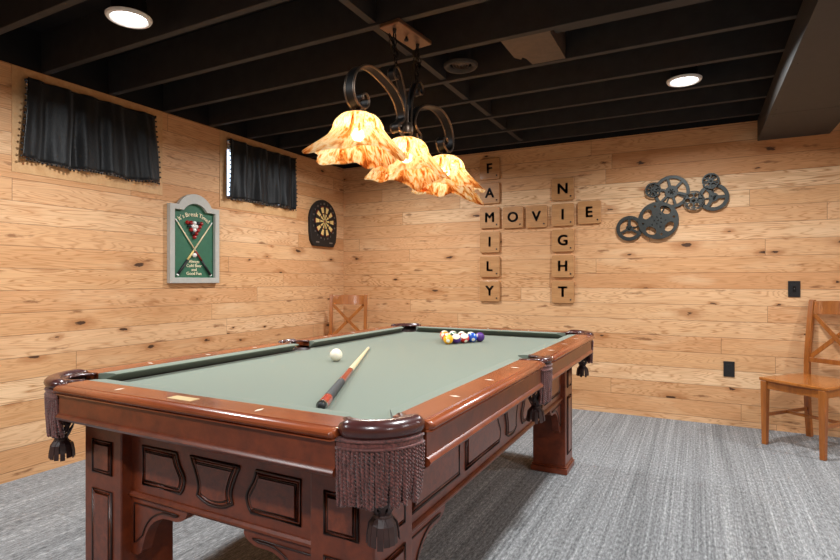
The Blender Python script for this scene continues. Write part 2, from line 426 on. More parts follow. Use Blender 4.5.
for n, (y0, y1, z0, z1) in enumerate(WIN):
    r = empty('window_%d' % (n+1), (XL, y0, z0)); struct(r)
    f = MB(); w = .04
    X0, X1 = -.11, -.07
    f.box(X0, X1, .002, w, .002, z1-z0-.002); f.box(X0, X1, y1-y0-w, y1-y0-.002, .002, z1-z0-.002)
    f.box(X0, X1, w, y1-y0-w, .002, w); f.box(X0, X1, w, y1-y0-w, z1-z0-w, z1-z0-.002); f.box(X0, X1, (y1-y0)/2-.015, (y1-y0)/2+.015, w, z1-z0-w)
    struct(f.build('window_frame', M['white'], r))
    g = MB(); g.box(-.095, -.09, w, y1-y0-w, w, z1-z0-w); struct(g.build('window_pane', M['glass'], r))
    c = MB(); d = .004; cw = .075; t1 = H-z0-.004
    c.box(.0005, d, -cw, -.001, -cw, t1); c.box(.0005, d, y1-y0+.001, y1-y0+cw, -cw, t1)
    c.box(.0005, d, -.001, y1-y0+.001, -cw, -.001); c.box(.0005, d, -.001, y1-y0+.001, z1-z0+.001, t1)
    struct(c.build('window_casing', M['casing'], r))
# joists, blocking, soffit, panel
JY = [1.39+.4064*k for k in range(-10, 9)]
SOF0, SOF1, SOFZ = .411, .857, 2.204
for y in JY:
    if y < YF+.05 or y > YB-.03: continue
    mb = MB(); mb.box(XL+.001, XR-.001, y-.019, y+.019, H, DECK-.001); struct(mb.build('ceiling_joist', M['joist'], bevel=.002, seg=1))
for a, b in zip(JY[:-1], JY[1:]):
    if a < .5 or b > YB: continue
    o = .008 if JY.index(a) % 2 else -.008
    mb = MB(); mb.box(-1.415+o, -1.377+o, a+.0195, b-.0195, H+.012, DECK-.002); struct(mb.build('ceiling_blocking', M['joist']))
mb = MB(); mb.box(SOF0, SOF1, YF+.001, 4.098, SOFZ, H-.001); mb.box(SOF0, SOF1, 4.102, YB-.001, SOFZ, H-.001); mb.box(SOF0+.004, SOF1-.004, 4.09, 4.11, SOFZ+.004, H-.001)
for y in (4.0, 4.15, 4.72, 3.2):
    mb.lathe([(0,-.001),(.005,-.001),(.005,.001)], (SOF0+.03, y, SOFZ), 8, 1); mb.lathe([(0,-.001),(.005,-.001),(.005,.001)], (SOF1-.03, y, SOFZ), 8, 1)
struct(mb.build('trim_soffit', [M['soffit'], M['black']]))
# sheet-metal bay panel and duct in the joist bays
JA, JB = JY[JY.index(min(JY, key=lambda q: abs(q-2.609)))], JY[JY.index(min(JY, key=lambda q: abs(q-3.016)))]
M['bay'] = simple('painted_sheet_metal', srgb(84,70,60), .5, .3, .2, 25)
mb = shape2d([[(-.895,JA+.021),(-.655,JA+.021),(-.655,JB-.021),(-.83,JB-.021),(-.84,2.90),(-.855,2.875),(-.868,2.90),(-.895,2.86)]], .004)
mb.xf(Matrix.Translation((0,0,H+.002)))
mb.box(-.655, -.645, JA+.021, JB-.021, H+.002, H+.16); mb.box(-.895, -.887, JA+.021, 2.86, H+.006, H+.16)
struct(mb.build('ceiling_bay_panel', M['bay']))
mb = MB(); mb.box(-.64, SOF0-.002, JA+.021, JA+.125, H+.03, H+.16); mb.box(-1.3, -.90, JA+.021, JA+.06, H+.03, H+.10)
struct(mb.build('ceiling_duct', M['joist'], bevel=.004))

# round diffuser in the joist bay
vt = tag(empty('ceiling_vent', (-1.205, 2.835, H)), 'round dark ceiling vent between joists, beyond the amber pendant lamp', 'vent')
mb = MB(); mb.lathe([(.062,.012),(.066,.002),(.078,-.006),(.092,-.004),(.098,.006),(.098,.012),(.062,.012)], n=36); mb.build('rim', M['joist'], vt, angle=40)
mb = MB(); mb.lathe([(.064,.010),(.064,.12),(.08,.14),(.08,.225),(.0,.225)], n=32); mb.build('boot', M['deck'], vt)
mb = MB()
for r in (.016, .032, .048): mb.lathe([(r-.006,.004),(r+.008,.03),(r+.010,.03),(r-.004,.004),(r-.006,.004)], n=28)
mb.build('louvre', M['bay'], vt, angle=40)
# recessed downlights
def downlight(x, y, label, w=1.0):
    r = empty('downlight', (x, y, H)); tag(r, label, 'ceiling light', 'round downlights in the black ceiling')
    mb = MB(); mb.lathe([(.074,.004),(.074,-.004),(.082,-.010),(.094,-.008),(.099,0),(.099,.004),(.074,.004)], n=40); mb.build('trim_ring', M['trim_white'], r, angle=40)
    mb = MB(); mb.lathe([(0,.0),(.074,.0)], n=40); mb.build('lens', M['led'], r)
    mb = MB(); mb.lathe([(0,.005),(.076,.005),(.076,.08),(0,.08)], n=32); mb.build('housing', M['black_metal'], r, angle=40)
    L = bpy.data.lights.new('downlight_lamp', 'AREA'); L.shape = 'DISK'; L.size = .145; L.energy = LED_W*w; L.color = (.945, .98, 1); L.spread = radians(165)
    lo = bpy.data.objects.new('downlight_lamp', L); COL.objects.link(lo); lo.parent = r; lo.location = (0,0,-.012)
LED_W = 35.5
downlight(-2.355, 1.593, 'round lit white downlight between joists above the left wall curtain')
downlight(-.07, 3.655, 'round lit white downlight near the back wall beside the soffit')
downlight(-2.355, 3.655, 'added unseen round downlight in the black ceiling, hidden behind the amber pendant')  # added unseen lamp, set on the grid of the visible two
for x, y in ((-.07,1.593), (2.2,1.593), (2.2,3.655), (-2.355,-.44), (-.07,-.44), (2.2,-.44)):  # added lamps out of frame; they carry on the grid and brighten the room
    downlight(x, y, 'added round downlight in the black ceiling, out of sight beyond the visible pair')

# ------------------------------------------------------------------ curtains
def curtain(name, y0t, y1t, y0b, y1b, z0, z1, label, seed):
    rnd = random.Random(seed)
    r = tag(empty(name, (XL, y0b, z0)), label, 'curtain', 'black velvet window curtains')
    ny, nz = 120, 26; ph = [rnd.uniform(0, 6.28) for _ in range(6)]
    def P(i, j, edge=0):
        a, b = i/ny, j/nz
        y = (y0b+(y0t-y0b)*b)*(1-a) + (y1b+(y1t-y1b)*b)*a
        amp = .011+.013*(1-b)
        x = .036 + amp*(sin(a*2*pi*4.6+ph[0]+1.1*sin(a*8+ph[1])) + .35*sin(a*2*pi*10+ph[2]+.8*b)) + .004*sin(b*7+a*20+ph[3])
        z = z0+(z1-z0)*b - .012*(1-b)*sin(a*2*pi*2.2+ph[4])*.6 - .004*b*sin(a*pi)
        return Vector((max(x,.012), y-y0b, z-z0))
    mb = MB(); vs = [P(i,j) for j in range(nz+1) for i in range(ny+1)]
    fs = [(j*(ny+1)+i, j*(ny+1)+i+1, (j+1)*(ny+1)+i+1, (j+1)*(ny+1)+i) for j in range(nz) for i in range(ny)]
    mb.add(vs, fs, 0, True)
    o = mb.build('drape', M['velvet'], r); s = o.modifiers.new('thick', 'SOLIDIFY'); s.thickness = .004; s.offset = 0
    bd = MB()
    edge = [P(0,j) for j in range(nz,-1,-1)] + [P(i,0) for i in range(1,ny+1)] + [P(ny,j) for j in range(1,nz+1)]
    pts = []; acc = 0
    for a, b in zip(edge[:-1], edge[1:]):
        L = (b-a).length; acc += L
        if acc > .020: acc = 0; pts.append((b, (b-a).normalized()))
    n = len(pts)
    for p, d in pts:
        out = Vector((0, d.z, -abs(d.y))) if abs(d.z) > abs(d.y) else Vector((0,0,-1))
        if abs(d.z) > abs(d.y): out = Vector((0, -1 if p.y < (y1b-y0b)/2 else 1, 0))
        bd.sphere(p+out*.011, .0065, 7, 6)
    bd.tube(edge, .0035, 5)
    bd.build('bead_trim', M['bead'], r)
    rd = MB(); yy0, yy1 = y0t-y0b-.005, y1t-y0b+.005; zt = z1-z0-.012
    rd.tube([(.036,yy0,zt),(.036,yy1,zt)], .005, 8); rd.box(.005,.036,yy0,yy0+.008,zt-.006,zt+.006); rd.box(.005,.036,yy1-.008,yy1,zt-.006,zt+.006)
    rd.build('rod', M['black_metal'], r)
curtain('window_curtain', 1.692, 2.505, 1.655, 2.55, 1.835, 2.303, 'wider black velvet curtain with beaded edge, left of the green billiards sign', 3)
curtain('window_curtain', 3.185, 3.99, 3.165, 3.998, 1.825, 2.303, 'black velvet curtain between the green billiards sign and the dartboard, with daylight at one edge', 8)

# ------------------------------------------------------------------ sign on the left wall
def left_wall_matrix(y, z): # local (u right, v up, w out) -> world-aligned local of an empty at the wall
    return Matrix(((0,0,1,0),(1,0,0,0),(0,1,0,0),(0,0,0,1)))
LW = left_wall_matrix(0, 0)
def arch_outline(w, hs, rad, inset=0.0):
    """shouldered board with round arch; origin bottom centre"""
    a = w/2-inset; R = rad-inset; zc = hs-inset*.9
    n = 22; cz = zc-.075
    a0 = math.asin((zc-cz)/R)
    pts = [(-a, inset), (a, inset), (a, zc)]
    pts += [(R*cos(a0+(pi-2*a0)*k/n), cz+R*sin(a0+(pi-2*a0)*k/n)) for k in range(n+1)]
    pts.append((-a, zc)); return pts
sg = tag(empty('billiards_sign', (XL, 2.851, 1.118)), 'green billiards sign with grey arched frame and crossed cues on the left wall', 'sign')
W_, HS, RA = .448, .582, .168
mb = shape2d([arch_outline(W_, HS, RA), arch_outline(W_, HS, RA, .036)], .030, .003); mb.xf(LW @ Matrix.Translation((0,0,.003))); mb.build('frame', M['grey_frame'], sg)
mb = shape2d([arch_outline(W_, HS, RA, .030)], .008); mb.xf(LW @ Matrix.Translation((0,0,.004))); mb.build('board', M['green_board'], sg)
mb = MB(); s = "It's Break Time!"
cw = [.45 if c in "I't!i" else (.35 if c == ' ' else (1.15 if c == 'm' else .8)) for c in s]; tot = sum(cw); acc = 0; RR = .235; sz = .047
for c, w in zip(s, cw):
    a = (acc+w/2-tot/2)*.0262/RR*1.12; acc += w
    if c == ' ': continue
    g = text_mb(c, sz, .004, 0); g.xf(Matrix.Translation((RR*sin(a), .318+RR*cos(a)-.030, .013)) @ Matrix.Rotation(-a, 4, 'Z')); mb.merge(g)
mb.xf(LW); mb.build('motto', M['cream'], sg)
mb = MB()
for k, (s, z) in enumerate((('Always', .162), ('Cold Beer', .130), ('and', .100), ('Good Fun', .070))):
    g = text_mb(s, .034, .003, 0); g.xf(Matrix.Translation((0,z,.0125))); mb.merge(g)
mb.xf(LW); mb.build('verse', M['cream'], sg)
cols = ['red','red','white','black','red','black','white','white','red','red','white','red','black','red','red']
rk = MB(); k = 0
mats = [M['red'], M['white'], M['black']]; mi = {'red':0,'white':1,'black':2}
for r_ in range(5):
    for q in range(5-r_):
        rk.sphere(((q-(4-r_)/2)*.032, .458-r_*.027, .019), .0158, 12, 8, mi[cols[k]]); k += 1
rk.xf(LW); rk.build('painted_rack', mats, sg)
mb = MB(); mb.sphere((0,.212,.018), .018, 14, 10); mb.xf(LW); mb.build('painted_cue_ball', M['white'], sg)
def small_cue(sx, fore):
    c = MB(); A = Vector((sx*-.168,.475,.018)); B = Vector((sx*.155,.055,.020))
    L = lambda f: A+(B-A)*f
    c.tube([L(0), L(.06)], [.0042,.0045], 8, 1); c.tube([L(.06), L(.55)], [.0045,.0065], 8, 0)
    c.tube([L(.55), L(.72)], [.0068,.0082], 8, 2); c.tube([L(.72), L(.985)], [.0085,.0105], 8, 3); c.tube([L(.985), L(1)], [.011,.010], 8, 1)
    c.xf(LW); c.build('crossed_cue', [M['maple'], M['white'], fore, M['black']], sg)
small_cue(1, M['redwood']); small_cue(-1, M['yellow_seg'])

# ------------------------------------------------------------------ dartboard
db = tag(empty('dartboard', (XL, 4.442, 1.742)), 'black electronic dartboard with yellow and black segments on the left wall', 'dartboard')
R = .216
out = [(R*cos(radians(a)), R*sin(radians(a))) for a in range(-8, 189, 7)]
out += [(-.212,-.12), (-.197,-.205), (-.16,-.25), (.16,-.25), (.197,-.205), (.212,-.12)]
mb = shape2d([out], .022, .006); mb.xf(LW @ Matrix.Translation((0,0,.0057))); mb.build('casing', M['black'], db)
rings = [(.014,.076,0), (.076,.088,1), (.088,.146,0), (.146,.158,1)]
mb = MB()
for k in range(20):
    for r0, r1, tp in rings:
        a0, a1 = radians(90-9-18*k), radians(90+9-18*k); n = 4; vs = []; g = .0012
        for i in range(n+1):
            a = a0+(a1-a0)*i/n; vs += [((r0+g)*cos(a), (r0+g)*sin(a), .042 if not tp else .043), ((r1-g)*cos(a), (r1-g)*sin(a), .042 if not tp else .043)]
        m = len(vs); vs += [(x,y,.034) for x,y,z in vs]
        fs = []
        for i in range(n):
            fs += [(2*i, 2*i+1, 2*i+3, 2*i+2), (2*i+1, 2*i+3, m+2*i+3, m+2*i+1), (2*i, 2*i+2, m+2*i+2, m+2*i)]
        fs += [(0,1,m+1,m), (2*n,2*n+1,m+2*n+1,m+2*n)]
        mat = (2 if k % 2 else 1) if tp == 0 else (3 if k % 2 == 0 else 2)
        if tp == 0: mat = 1 if k % 2 else 2
        else: mat = 3 if k % 2 else 2
        mb.add(vs, fs, mat)
mb.lathe([(0,.043),(.014,.043),(.014,.034)], n=20, mi=3)
mb.xf(LW); mb.build('segments', [M['black'], M['yellow_seg'], M['black'], M['red_seg']], db)
for k, s in enumerate((20,1,18,4,13,6,10,15,2,17,3,19,7,16,8,11,14,9,12,5)):
    a = radians(90-18*k); t0_ = text_mb(str(s), .026, .001, .0004); t0_.xf(LW @ Matrix.Translation((.182*cos(a), .182*sin(a), .0342))); t0_.build('numeral', M['ash'], db)
for bx in (-.11, .11):
    mb = MB(); mb.box(bx-.025,bx+.025,-.222,-.210,.034,.037); mb.xf(LW); mb.build('badge', M['ash'], db)

# ------------------------------------------------------------------ letter tiles on the back wall
BW = Matrix(((1,0,0,0),(0,0,-1,0),(0,1,0,0),(0,0,0,1)))   # (u right, v up, w out) on the back wall
TS, TT = .190, .026
def tile(ch, x, z, label):
    r = tag(empty('letter_tile', (x, YB, z)), label, 'letter tile', 'crossword letter tiles on the back wall')
    a = TS/2; q = .008
    mb = shape2d([[(-a+q,-a),(a-q,-a),(a,-a+q),(a,a-q),(a-q,a),(-a+q,a),(-a,a-q),(-a,-a+q)]], TT-.008, .004); mb.xf(BW @ Matrix.Translation((0,0,.0036))); o = mb.build('block', M['tile'], r)
    t0_ = text_mb(ch, .128, .003, 0); g = MB()
    for dx, dy in ((-.0034,-.0024),(.0034,-.0024),(-.0034,.0024),(.0034,.0024),(0,0)): g.merge(t0_, Matrix.Translation((dx,dy,0)))
    xs = [p[0] for p in g.v]; yy = [p[1] for p in g.v]
    g.xf(BW @ Matrix.Translation((-(min(xs)+max(xs))/2, -(min(yy)+max(yy))/2+.004, TT))); g.build('letter', M['ink'], r)
    d = MB(); d.lathe([(0,.0015),(.0075,.0015),(.0075,-.001)], (0,0,0), 12); d.xf(Matrix.Translation((a-.026,-a+.028,TT))); d.xf(BW); d.build('point_mark', M['ink'], r)
XC = {'F': -1.745, 'O': -1.518, 'V': -1.297, 'N': -1.060, 'E': -.832}
zf = 2.193; dz = .2315
desc = {'F': 'glinting letter F, topmost tile of the left column', 'A': 'letter A, just under the F tile', 'M': 'letter M, left end of the MOVIE row', 'I': 'letter I, between the M and L tiles of the left column', 'L': 'letter L, between the I and Y tiles', 'Y': 'letter Y, bottom tile of the left column'}
for k, ch in enumerate('FAMILY'): tile(ch, XC['F'], zf-dz*k, 'square wooden tile with '+desc[ch])
tile('O', XC['O'], 1.721, 'square wooden tile with letter O, right of the M tile')
tile('V', XC['V'], 1.716, 'square wooden tile with letter V, right of the O tile')
tile('E', XC['E'], 1.728, 'square wooden tile with letter E, right end of the MOVIE row')
for k, (ch, d) in enumerate((('N','letter N, topmost tile of the NIGHT column'), ('I','letter I, crossing of the MOVIE row and NIGHT column'), ('G','letter G, middle of the NIGHT column'), ('H','letter H, between the G and T tiles'), ('T','letter T, bottom of the NIGHT column'))):
    tile(ch, XC['N'], 1.949-.2292*k, 'square wooden tile with '+d)

# ------------------------------------------------------------------ film reel wall art
fr = tag(empty('film_reel_wall_art', (-.2, YB, 1.6)), 'dark metal wall art of seven overlapping film reels on the back wall', 'wall art')
def reel(x, z, loops, depth, w0, extra=None, mat='reel'):
    mb = shape2d(loops, depth, .0012)
    mb.xf(Matrix.Translation((x+.2, z-1.6, w0)))
    if extra: extra(mb, x+.2, z-1.6, w0+depth)
    mb.xf(BW); return mb.build('film_reel', [M[mat], M['reel_dark']], fr)
def sector(r0, r1, a0, a1, n=10):
    return [(r1*cos(a0+(a1-a0)*k/n), r1*sin(a0+(a1-a0)*k/n)) for k in range(n+1)] + [(r0*cos(a1-(a1-a0)*k/n), r0*sin(a1-(a1-a0)*k/n)) for k in range(n+1)]
def spoked(R, rim, hub, n, gap, a=0.0):
    lp = [circ(0,0,R,48)]
    for k in range(n):
        c = a+2*pi*k/n; w = pi/n
        g1 = gap/(R-rim); g0 = min(gap/hub, w*.8)
        o = [((R-rim)*cos(q), (R-rim)*sin(q)) for q in [c-w+g1+(2*w-2*g1)*i/12 for i in range(13)]]
        o += [(hub*cos(q), hub*sin(q)) for q in [c+w-g0-(2*w-2*g0)*i/6 for i in range(7)]]
        lp.append(o)
    return lp
def dots(lst, r=.006):
    def f(mb, x, z, w):
        for dx, dy in lst: mb.lathe([(0,.004),(r,.004),(r,-.001)], (x+dx, z+dy, w), 10, 1)
    return f
big = [circ(0,0,.153,56)] + [circ(.099*cos(a), .099*sin(a), .044, 28, .031, a+pi/2) for a in [radians(57+90*k) for k in range(4)]] + [circ(.118*cos(a), .118*sin(a), .010, 14) for a in [radians(12+90*k) for k in range(4)]]
reel(-.283, 1.628, big, .006, .034, dots([(.055*cos(radians(72*k)), .055*sin(radians(72*k))) for k in range(5)]+[(0,0)]+[(.028*cos(radians(72*k+36)), .028*sin(radians(72*k+36))) for k in range(5)]))
reel(-.505, 1.574, spoked(.104,.027,.026,3,.010,radians(30)), .008, .018, dots([(0,0),(.013,.008),(-.013,.008)], .005))
reel(-.184, 1.858, spoked(.132,.023,.048,6,.009,radians(15)), .006, .016, dots([(.020*cos(radians(60*k)), .020*sin(radians(60*k))) for k in range(6)]))
reel(-.322, 1.880, spoked(.060,.009,.017,8,.0035), .004, .036, dots([(0,0)]))
reel(-.322, 1.880, spoked(.054,.006,.010,8,.003,radians(22)), .004, .014)
holes = [circ(0,0,.076,48), ] + [circ(.044*cos(radians(60*k)), .044*sin(radians(60*k)), .018, 18) for k in range(6)] + [circ(0,0,.015,16)] + [sector(.064,.070,radians(60*k+5),radians(60*k+55)) for k in range(6)]
reel(-.024, 1.774, holes, .005, .036)
reel(.115, 1.792, spoked(.107,.026,.034,3,.012,radians(60)), .008, .018, dots([(0,0),(.016,.010),(-.016,.010),(0,-.018)], .006))
reel(.096, 1.918, spoked(.061,.008,.020,6,.004), .004, .040, dots([(0,0)], .008))
reel(.096, 1.918, spoked(.056,.006,.012,6,.004,radians(30)), .004, .016)
mb = MB()   # stand-off bars that hold the reels together against the wall
for a, b in (((-.505,1.574),(-.283,1.628)), ((-.283,1.628),(-.184,1.858)), ((-.322,1.88),(-.184,1.858)), ((-.184,1.858),(-.024,1.774)), ((-.024,1.774),(.12,1.792)), ((.12,1.792),(.099,1.918))):
    mb.bar((a[0]+.2, a[1]-1.6, .013), (b[0]+.2, b[1]-1.6, .013), .010, .004)
for x, z in ((-.505,1.574), (-.283,1.628), (-.184,1.858), (-.322,1.88), (-.024,1.774), (.12,1.792), (.099,1.918)):
    mb.lathe([(.010,.0005),(.010,.037)], (x+.2, z-1.6, 0), 12, caps=True)
mb.xf(BW); mb.build('mounting_bar', M['reel_dark'], fr)

# ------------------------------------------------------------------ wall plates
def plate(x, z, label, kind):
    r = tag(empty('wall_plate', (x, YB, z)), label, 'wall plate' if kind == 'dim' else 'outlet')
    mb = shape2d([[(-.036,-.058),(.036,-.058),(.036,.058),(-.036,.058)]], .004, .002); mb.xf(BW @ Matrix.Translation((0,0,.0025))); mb.build('plate', M['outlet'], r)
    mb = shape2d([[(-.0175,-.035),(.0175,-.035),(.0175,.035),(-.0175,.035)]], .003, .0008); mb.xf(BW @ Matrix.Translation((0,0,.0075))); mb.build('insert', M['black'], r)
    if kind == 'dim':
        mb = shape2d([[(-.010,-.022),(.010,-.022),(.010,.022),(-.010,.022)]], .003, .0008); mb.xf(BW @ Matrix.Translation((0,0,.0115))); mb.build('rocker', M['black_metal'], r)
        mb = MB(); mb.lathe([(0,.002),(.0025,.002),(.0025,0)], (0,.002,.0155), 10); mb.xf(BW); mb.build('indicator', M['ash'], r)
    else:
        mb = MB()
        for s_ in (-1, 1):
            for dx in (-.006, .006): mb.box(dx-.001,dx+.001,s_*.018-.004,s_*.018+.004,.011,.0125)
            mb.lathe([(0,.0125),(.0025,.0125),(.0025,.011)], (0,s_*.018-.010,0), 8)
        mb.xf(BW); mb.build('slot', M['black_metal'], r)
    for s_ in ((-1, 1) if kind == 'dim' else (0,)):
        mb = MB(); mb.lathe([(0,.0015),(.003,.0015),(.003,0)], (0,s_*.047,.0085), 10); mb.xf(BW); mb.build('screw', M['black_metal'], r)
plate(.643, 1.072, 'black wall plate with a small central rocker, above and left of the right chair', 'dim')
plate(.222, .443, 'black outlet plate low on the back wall, left of the right chair seat', 'out')
# ------------------------------------------------------------------ pool table (local: x across, y along, origin on floor under the centre)
W2, L2, RO = .559, 1.1175, .160
WX, LY = W2+RO, L2+RO
ZT, ZB = .810, .772
TC = (-1.258, 2.2205, 0)
pt = tag(empty('pool_table', TC), 'large mahogany pool table with sage green cloth and fringed leather pockets', 'pool table')
BLG = {(-1,-1): .92, (1,-1): .86, (-1,1): .9, (1,1): .9}
CR = {(-1,-1): .205, (1,-1): .168, (-1,1): .190, (1,1): .190}     # corner cut of each pocket
SP = .075                                                          # half gap at the side pockets
HC = (W2+.016, L2+.016); HR = .056; SHX = W2+.050; SHR = .058      # pocket holes
# cloth-covered bed with pocket cut-outs
poly = []
def arc_pts(cx, cy, r, a0, a1, n=10): return [(cx+r*cos(a0+(a1-a0)*k/n), cy+r*sin(a0+(a1-a0)*k/n)) for k in range(n+1)]
ex, ey = W2+.03, L2+.03
def corner_arc(sx, sy):
    c = (sx*HC[0], sy*HC[1]); 
    a = atan2(-sy, -sx); 
    return c, a
def hole_arc(sx, sy, first):
    c, a = corner_arc(sx, sy)
    dx = sqrt(HR**2-(ey-HC[1])**2); dy = sqrt(HR**2-(ex-HC[0])**2)
    p = (c[0]-sx*dx, sy*ey); q = (sx*ex, c[1]-sy*dy)
    a0 = atan2(p[1]-c[1], p[0]-c[0]); a1 = atan2(q[1]-c[1], q[0]-c[0])
    if first == 'q': a0, a1 = a1, a0
    d = (a1-a0+pi) % (2*pi)-pi
    return [(c[0]+HR*cos(a0+d*k/10), c[1]+HR*sin(a0+d*k/10)) for k in range(11)]
def side_arc(sx):
    dy = sqrt(SHR**2-(SHX-ex)**2); n = 10; out = []
    a0 = atan2(-sx*dy if False else -dy, (ex-SHX)); 
    for k in range(n+1):
        a = (pi+.0)+(k/n-.5)*2*math.acos((SHX-ex)/SHR)
        out.append((sx*(SHX+SHR*cos(a)), SHR*sin(a)))
    return sorted(out, key=lambda p: p[1])
poly += hole_arc(-1,-1,'q') + hole_arc(1,-1,'p') + side_arc(1) + hole_arc(1,1,'q') + hole_arc(-1,1,'p') + side_arc(-1)[::-1]
mb = shape2d([poly], ZB-.735); mb.xf(Matrix.Translation((0,0,.735))); mb.build('bed_cloth', M['felt'], pt)
# rails: profile in (d outward from nose line, z)
wood_prof = [(.050,.780),(.050,ZT)] + [(.132,ZT),(.136,ZT-.0035),(.139,ZT-.0005)] + [(.139+.021*sin(a), ZT-.0125+.0120*cos(a)) for a in [radians(q) for q in (25,50,75,100,130,160)]] + [(.150,ZT-.0265),(.150,.781)]
cush_prof = [(.0495,ZT-.001),(.030,ZT),(.006,ZT-.0015),(.0,ZT-.0045),(.002,ZT-.0080),(.030,ZT-.021),(.044,ZB+.001),(.0495,ZB+.001)]
def frame(side):
    return {'S': (Vector((1,0,0)), Vector((0,-1,0)), -L2), 'N': (Vector((1,0,0)), Vector((0,1,0)), L2),
            'E': (Vector((0,1,0)), Vector((1,0,0)), W2), 'W': (Vector((0,1,0)), Vector((-1,0,0)), -W2)}[side]
def rail(side, a, b, na, nb, sights, plate=None):
    """wood from a to b along the side; cushion nose from na to nb"""
    T, O, _ = frame(side); base = O*(L2 if side in 'SN' else W2)
    mb = MB(); Z = Vector((0,0,1)); e = .010
    def ring(t, sc): # slightly rounded ends
        return [base + T*t + O*(d if d < .06 else .05+(d-.05)*sc) + Z*(ZT-(ZT-z)*(1 if sc == 1 else .96)) for d, z in wood_prof]
    rs = [ring(a, .90), ring(a+.004, .965), ring(a+e, 1), ring(b-e, 1), ring(b-.004, .965), ring(b, .90)]
    n = len(wood_prof); vs = [p for r_ in rs for p in r_]
    fs = [(i*n+k, i*n+(k+1)%n, (i+1)*n+(k+1)%n, (i+1)*n+k) for i in range(5) for k in range(n)] + [tuple(range(n))[::-1], tuple(5*n+k for k in range(n))]
    mb.add(vs, fs); r = mb.build('rail', M['mahogany_x' if side in 'SN' else 'mahogany_y'], pt, angle=32)
    mb = MB(); n = len(cush_prof); vs = []
    for t_n, t_w, sg_ in ((na, a, 1), (nb, b, -1)):
        for d, z in cush_prof: vs.append(base + T*(t_n+(t_w-t_n)*min(1,d/.05)) + O*d + Z*z)
    mb.add(vs, [(k, (k+1)%n, n+(k+1)%n, n+k) for k in range(n)] + [tuple(range(n))[::-1], tuple(n+k for k in range(n))])
    mb.build('cushion', M['felt'], pt, angle=30)
    for s in sights:
        mb = MB(); p = base + T*s + O*.094 + Z*(ZT+.0003)
        mb.add([p+O*.017, p+T*.0065, p-O*.017, p-T*.0065, p+O*.017-Z*.002, p+T*.0065-Z*.002, p-O*.017-Z*.002, p-T*.0065-Z*.002], [(0,1,2,3),(0,4,5,1),(1,5,6,2),(2,6,7,3),(3,7,4,0)])
        mb.build('sight', M['pearl'], r)
    if plate is not None:
        mb = MB(); p = base + T*plate + O*.094
        mb.add([p+T*sx*.046+O*sy*.017+Z*(ZT+zz) for zz in (-.001,.0012) for sx, sy in ((-1,-1),(1,-1),(1,1),(-1,1))], [(4,5,6,7),(0,1,5,4),(1,2,6,5),(2,3,7,6),(3,0,4,7)])
        mb.build('name_plate', M['plaque'], r)
D = .2794; NM, NS = .078, .064
rail('S', -(WX-CR[-1,-1]), WX-CR[1,-1], -(W2-NM), W2-NM, (-D, D), 0)
rail('N', -(WX-CR[-1,1]), WX-CR[1,1], -(W2-NM), W2-NM, (-D, 0, D))
for sd, sx in (('E', 1), ('W', -1)):
    rail(sd, -(LY-CR[sx,-1]), -SP, -(L2-NM), -NS, (-3*D, -2*D, -D))
    rail(sd, SP, LY-CR[sx,1], NS, L2-NM, (D, 2*D, 3*D))
# aprons under the rails
ap_prof = [(.118,.702),(.118,.781),(.139,.781),(.139,.722),(.146,.718),(.150,.711),(.146,.704),(.140,.700)]
def apron(side, a, b):
    T, O, _ = frame(side); base = O*(L2 if side in 'SN' else W2); Z = Vector((0,0,1)); mb = MB()
    mb.sweep([base+T*a, base+T*b], [(O, Z)]*2, ap_prof); mb.build('apron', M['mahogany_x' if side in 'SN' else 'mahogany_y'] if False else M['mahogany'], pt, angle=35)
apron('S', -(WX-CR[-1,-1])+.004, WX-CR[1,-1]-.004); apron('N', -(WX-CR[-1,1])+.004, WX-CR[1,1]-.004)
for sd, sx in (('E', 1), ('W', -1)):
    apron(sd, -(LY-CR[sx,-1])+.004, -SP-.004); apron(sd, SP+.004, LY-CR[sx,1]-.004)
# slate frame hidden under the rails
c = .17
poly = [(-W2-.115+c,-L2-.115),(W2+.115-c,-L2-.115),(W2+.115,-L2-.115+c),(W2+.115,-.10),(W2-.03,-.07),(W2-.03,.07),(W2+.115,.10),(W2+.115,L2+.115-c),(W2+.115-c,L2+.115),(-W2-.115+c,L2+.115),(-W2-.115,L2+.115-c),(-W2-.115,.10),(-W2+.03,.07),(-W2+.03,-.07),(-W2-.115,-.10),(-W2-.115,-L2-.115+c)]
mb = MB(); mb.prism(poly, .703, .733); mb.build('slate_frame', M['mahogany'], pt)
# cabinet
LX, LYY, LS = .575, 1.1385, .193           # leg outer faces and section
PX, PY = .548, 1.1025                      # outer planes of side and end panels
CZ0, CZ1 = .433, .703
def plane(side):
    """maps (u along, v up, w out) to table coordinates on that face"""
    if side == 'S': return Matrix(((1,0,0,0),(0,0,-1,-PY),(0,1,0,0),(0,0,0,1)))
    if side == 'N': return Matrix(((-1,0,0,0),(0,0,1,PY),(0,1,0,0),(0,0,0,1)))
    if side == 'E': return Matrix(((0,0,1,PX),(1,0,0,0),(0,1,0,0),(0,0,0,1)))
    return Matrix(((0,0,-1,-PX),(-1,0,0,0),(0,1,0,0),(0,0,0,1)))
def inset(poly, d):
    """offset a simple polygon inwards by d"""
    n = len(poly); A = sum(poly[i][0]*poly[(i+1)%n][1]-poly[(i+1)%n][0]*poly[i][1] for i in range(n)); sg_ = 1 if A > 0 else -1
    out = []
    for i in range(n):
        p0, p1, p2 = Vector(poly[i-1]), Vector(poly[i]), Vector(poly[(i+1)%n])
        e1 = (p1-p0).normalized(); e2 = (p2-p1).normalized()
        n1 = Vector((-e1.y, e1.x))*sg_; n2 = Vector((-e2.y, e2.x))*sg_
        m = n1+n2; l = m.length_squared
        out.append(tuple(p1 + m*(2*d/l) if l > .2 else p1+n1*d))
    return out
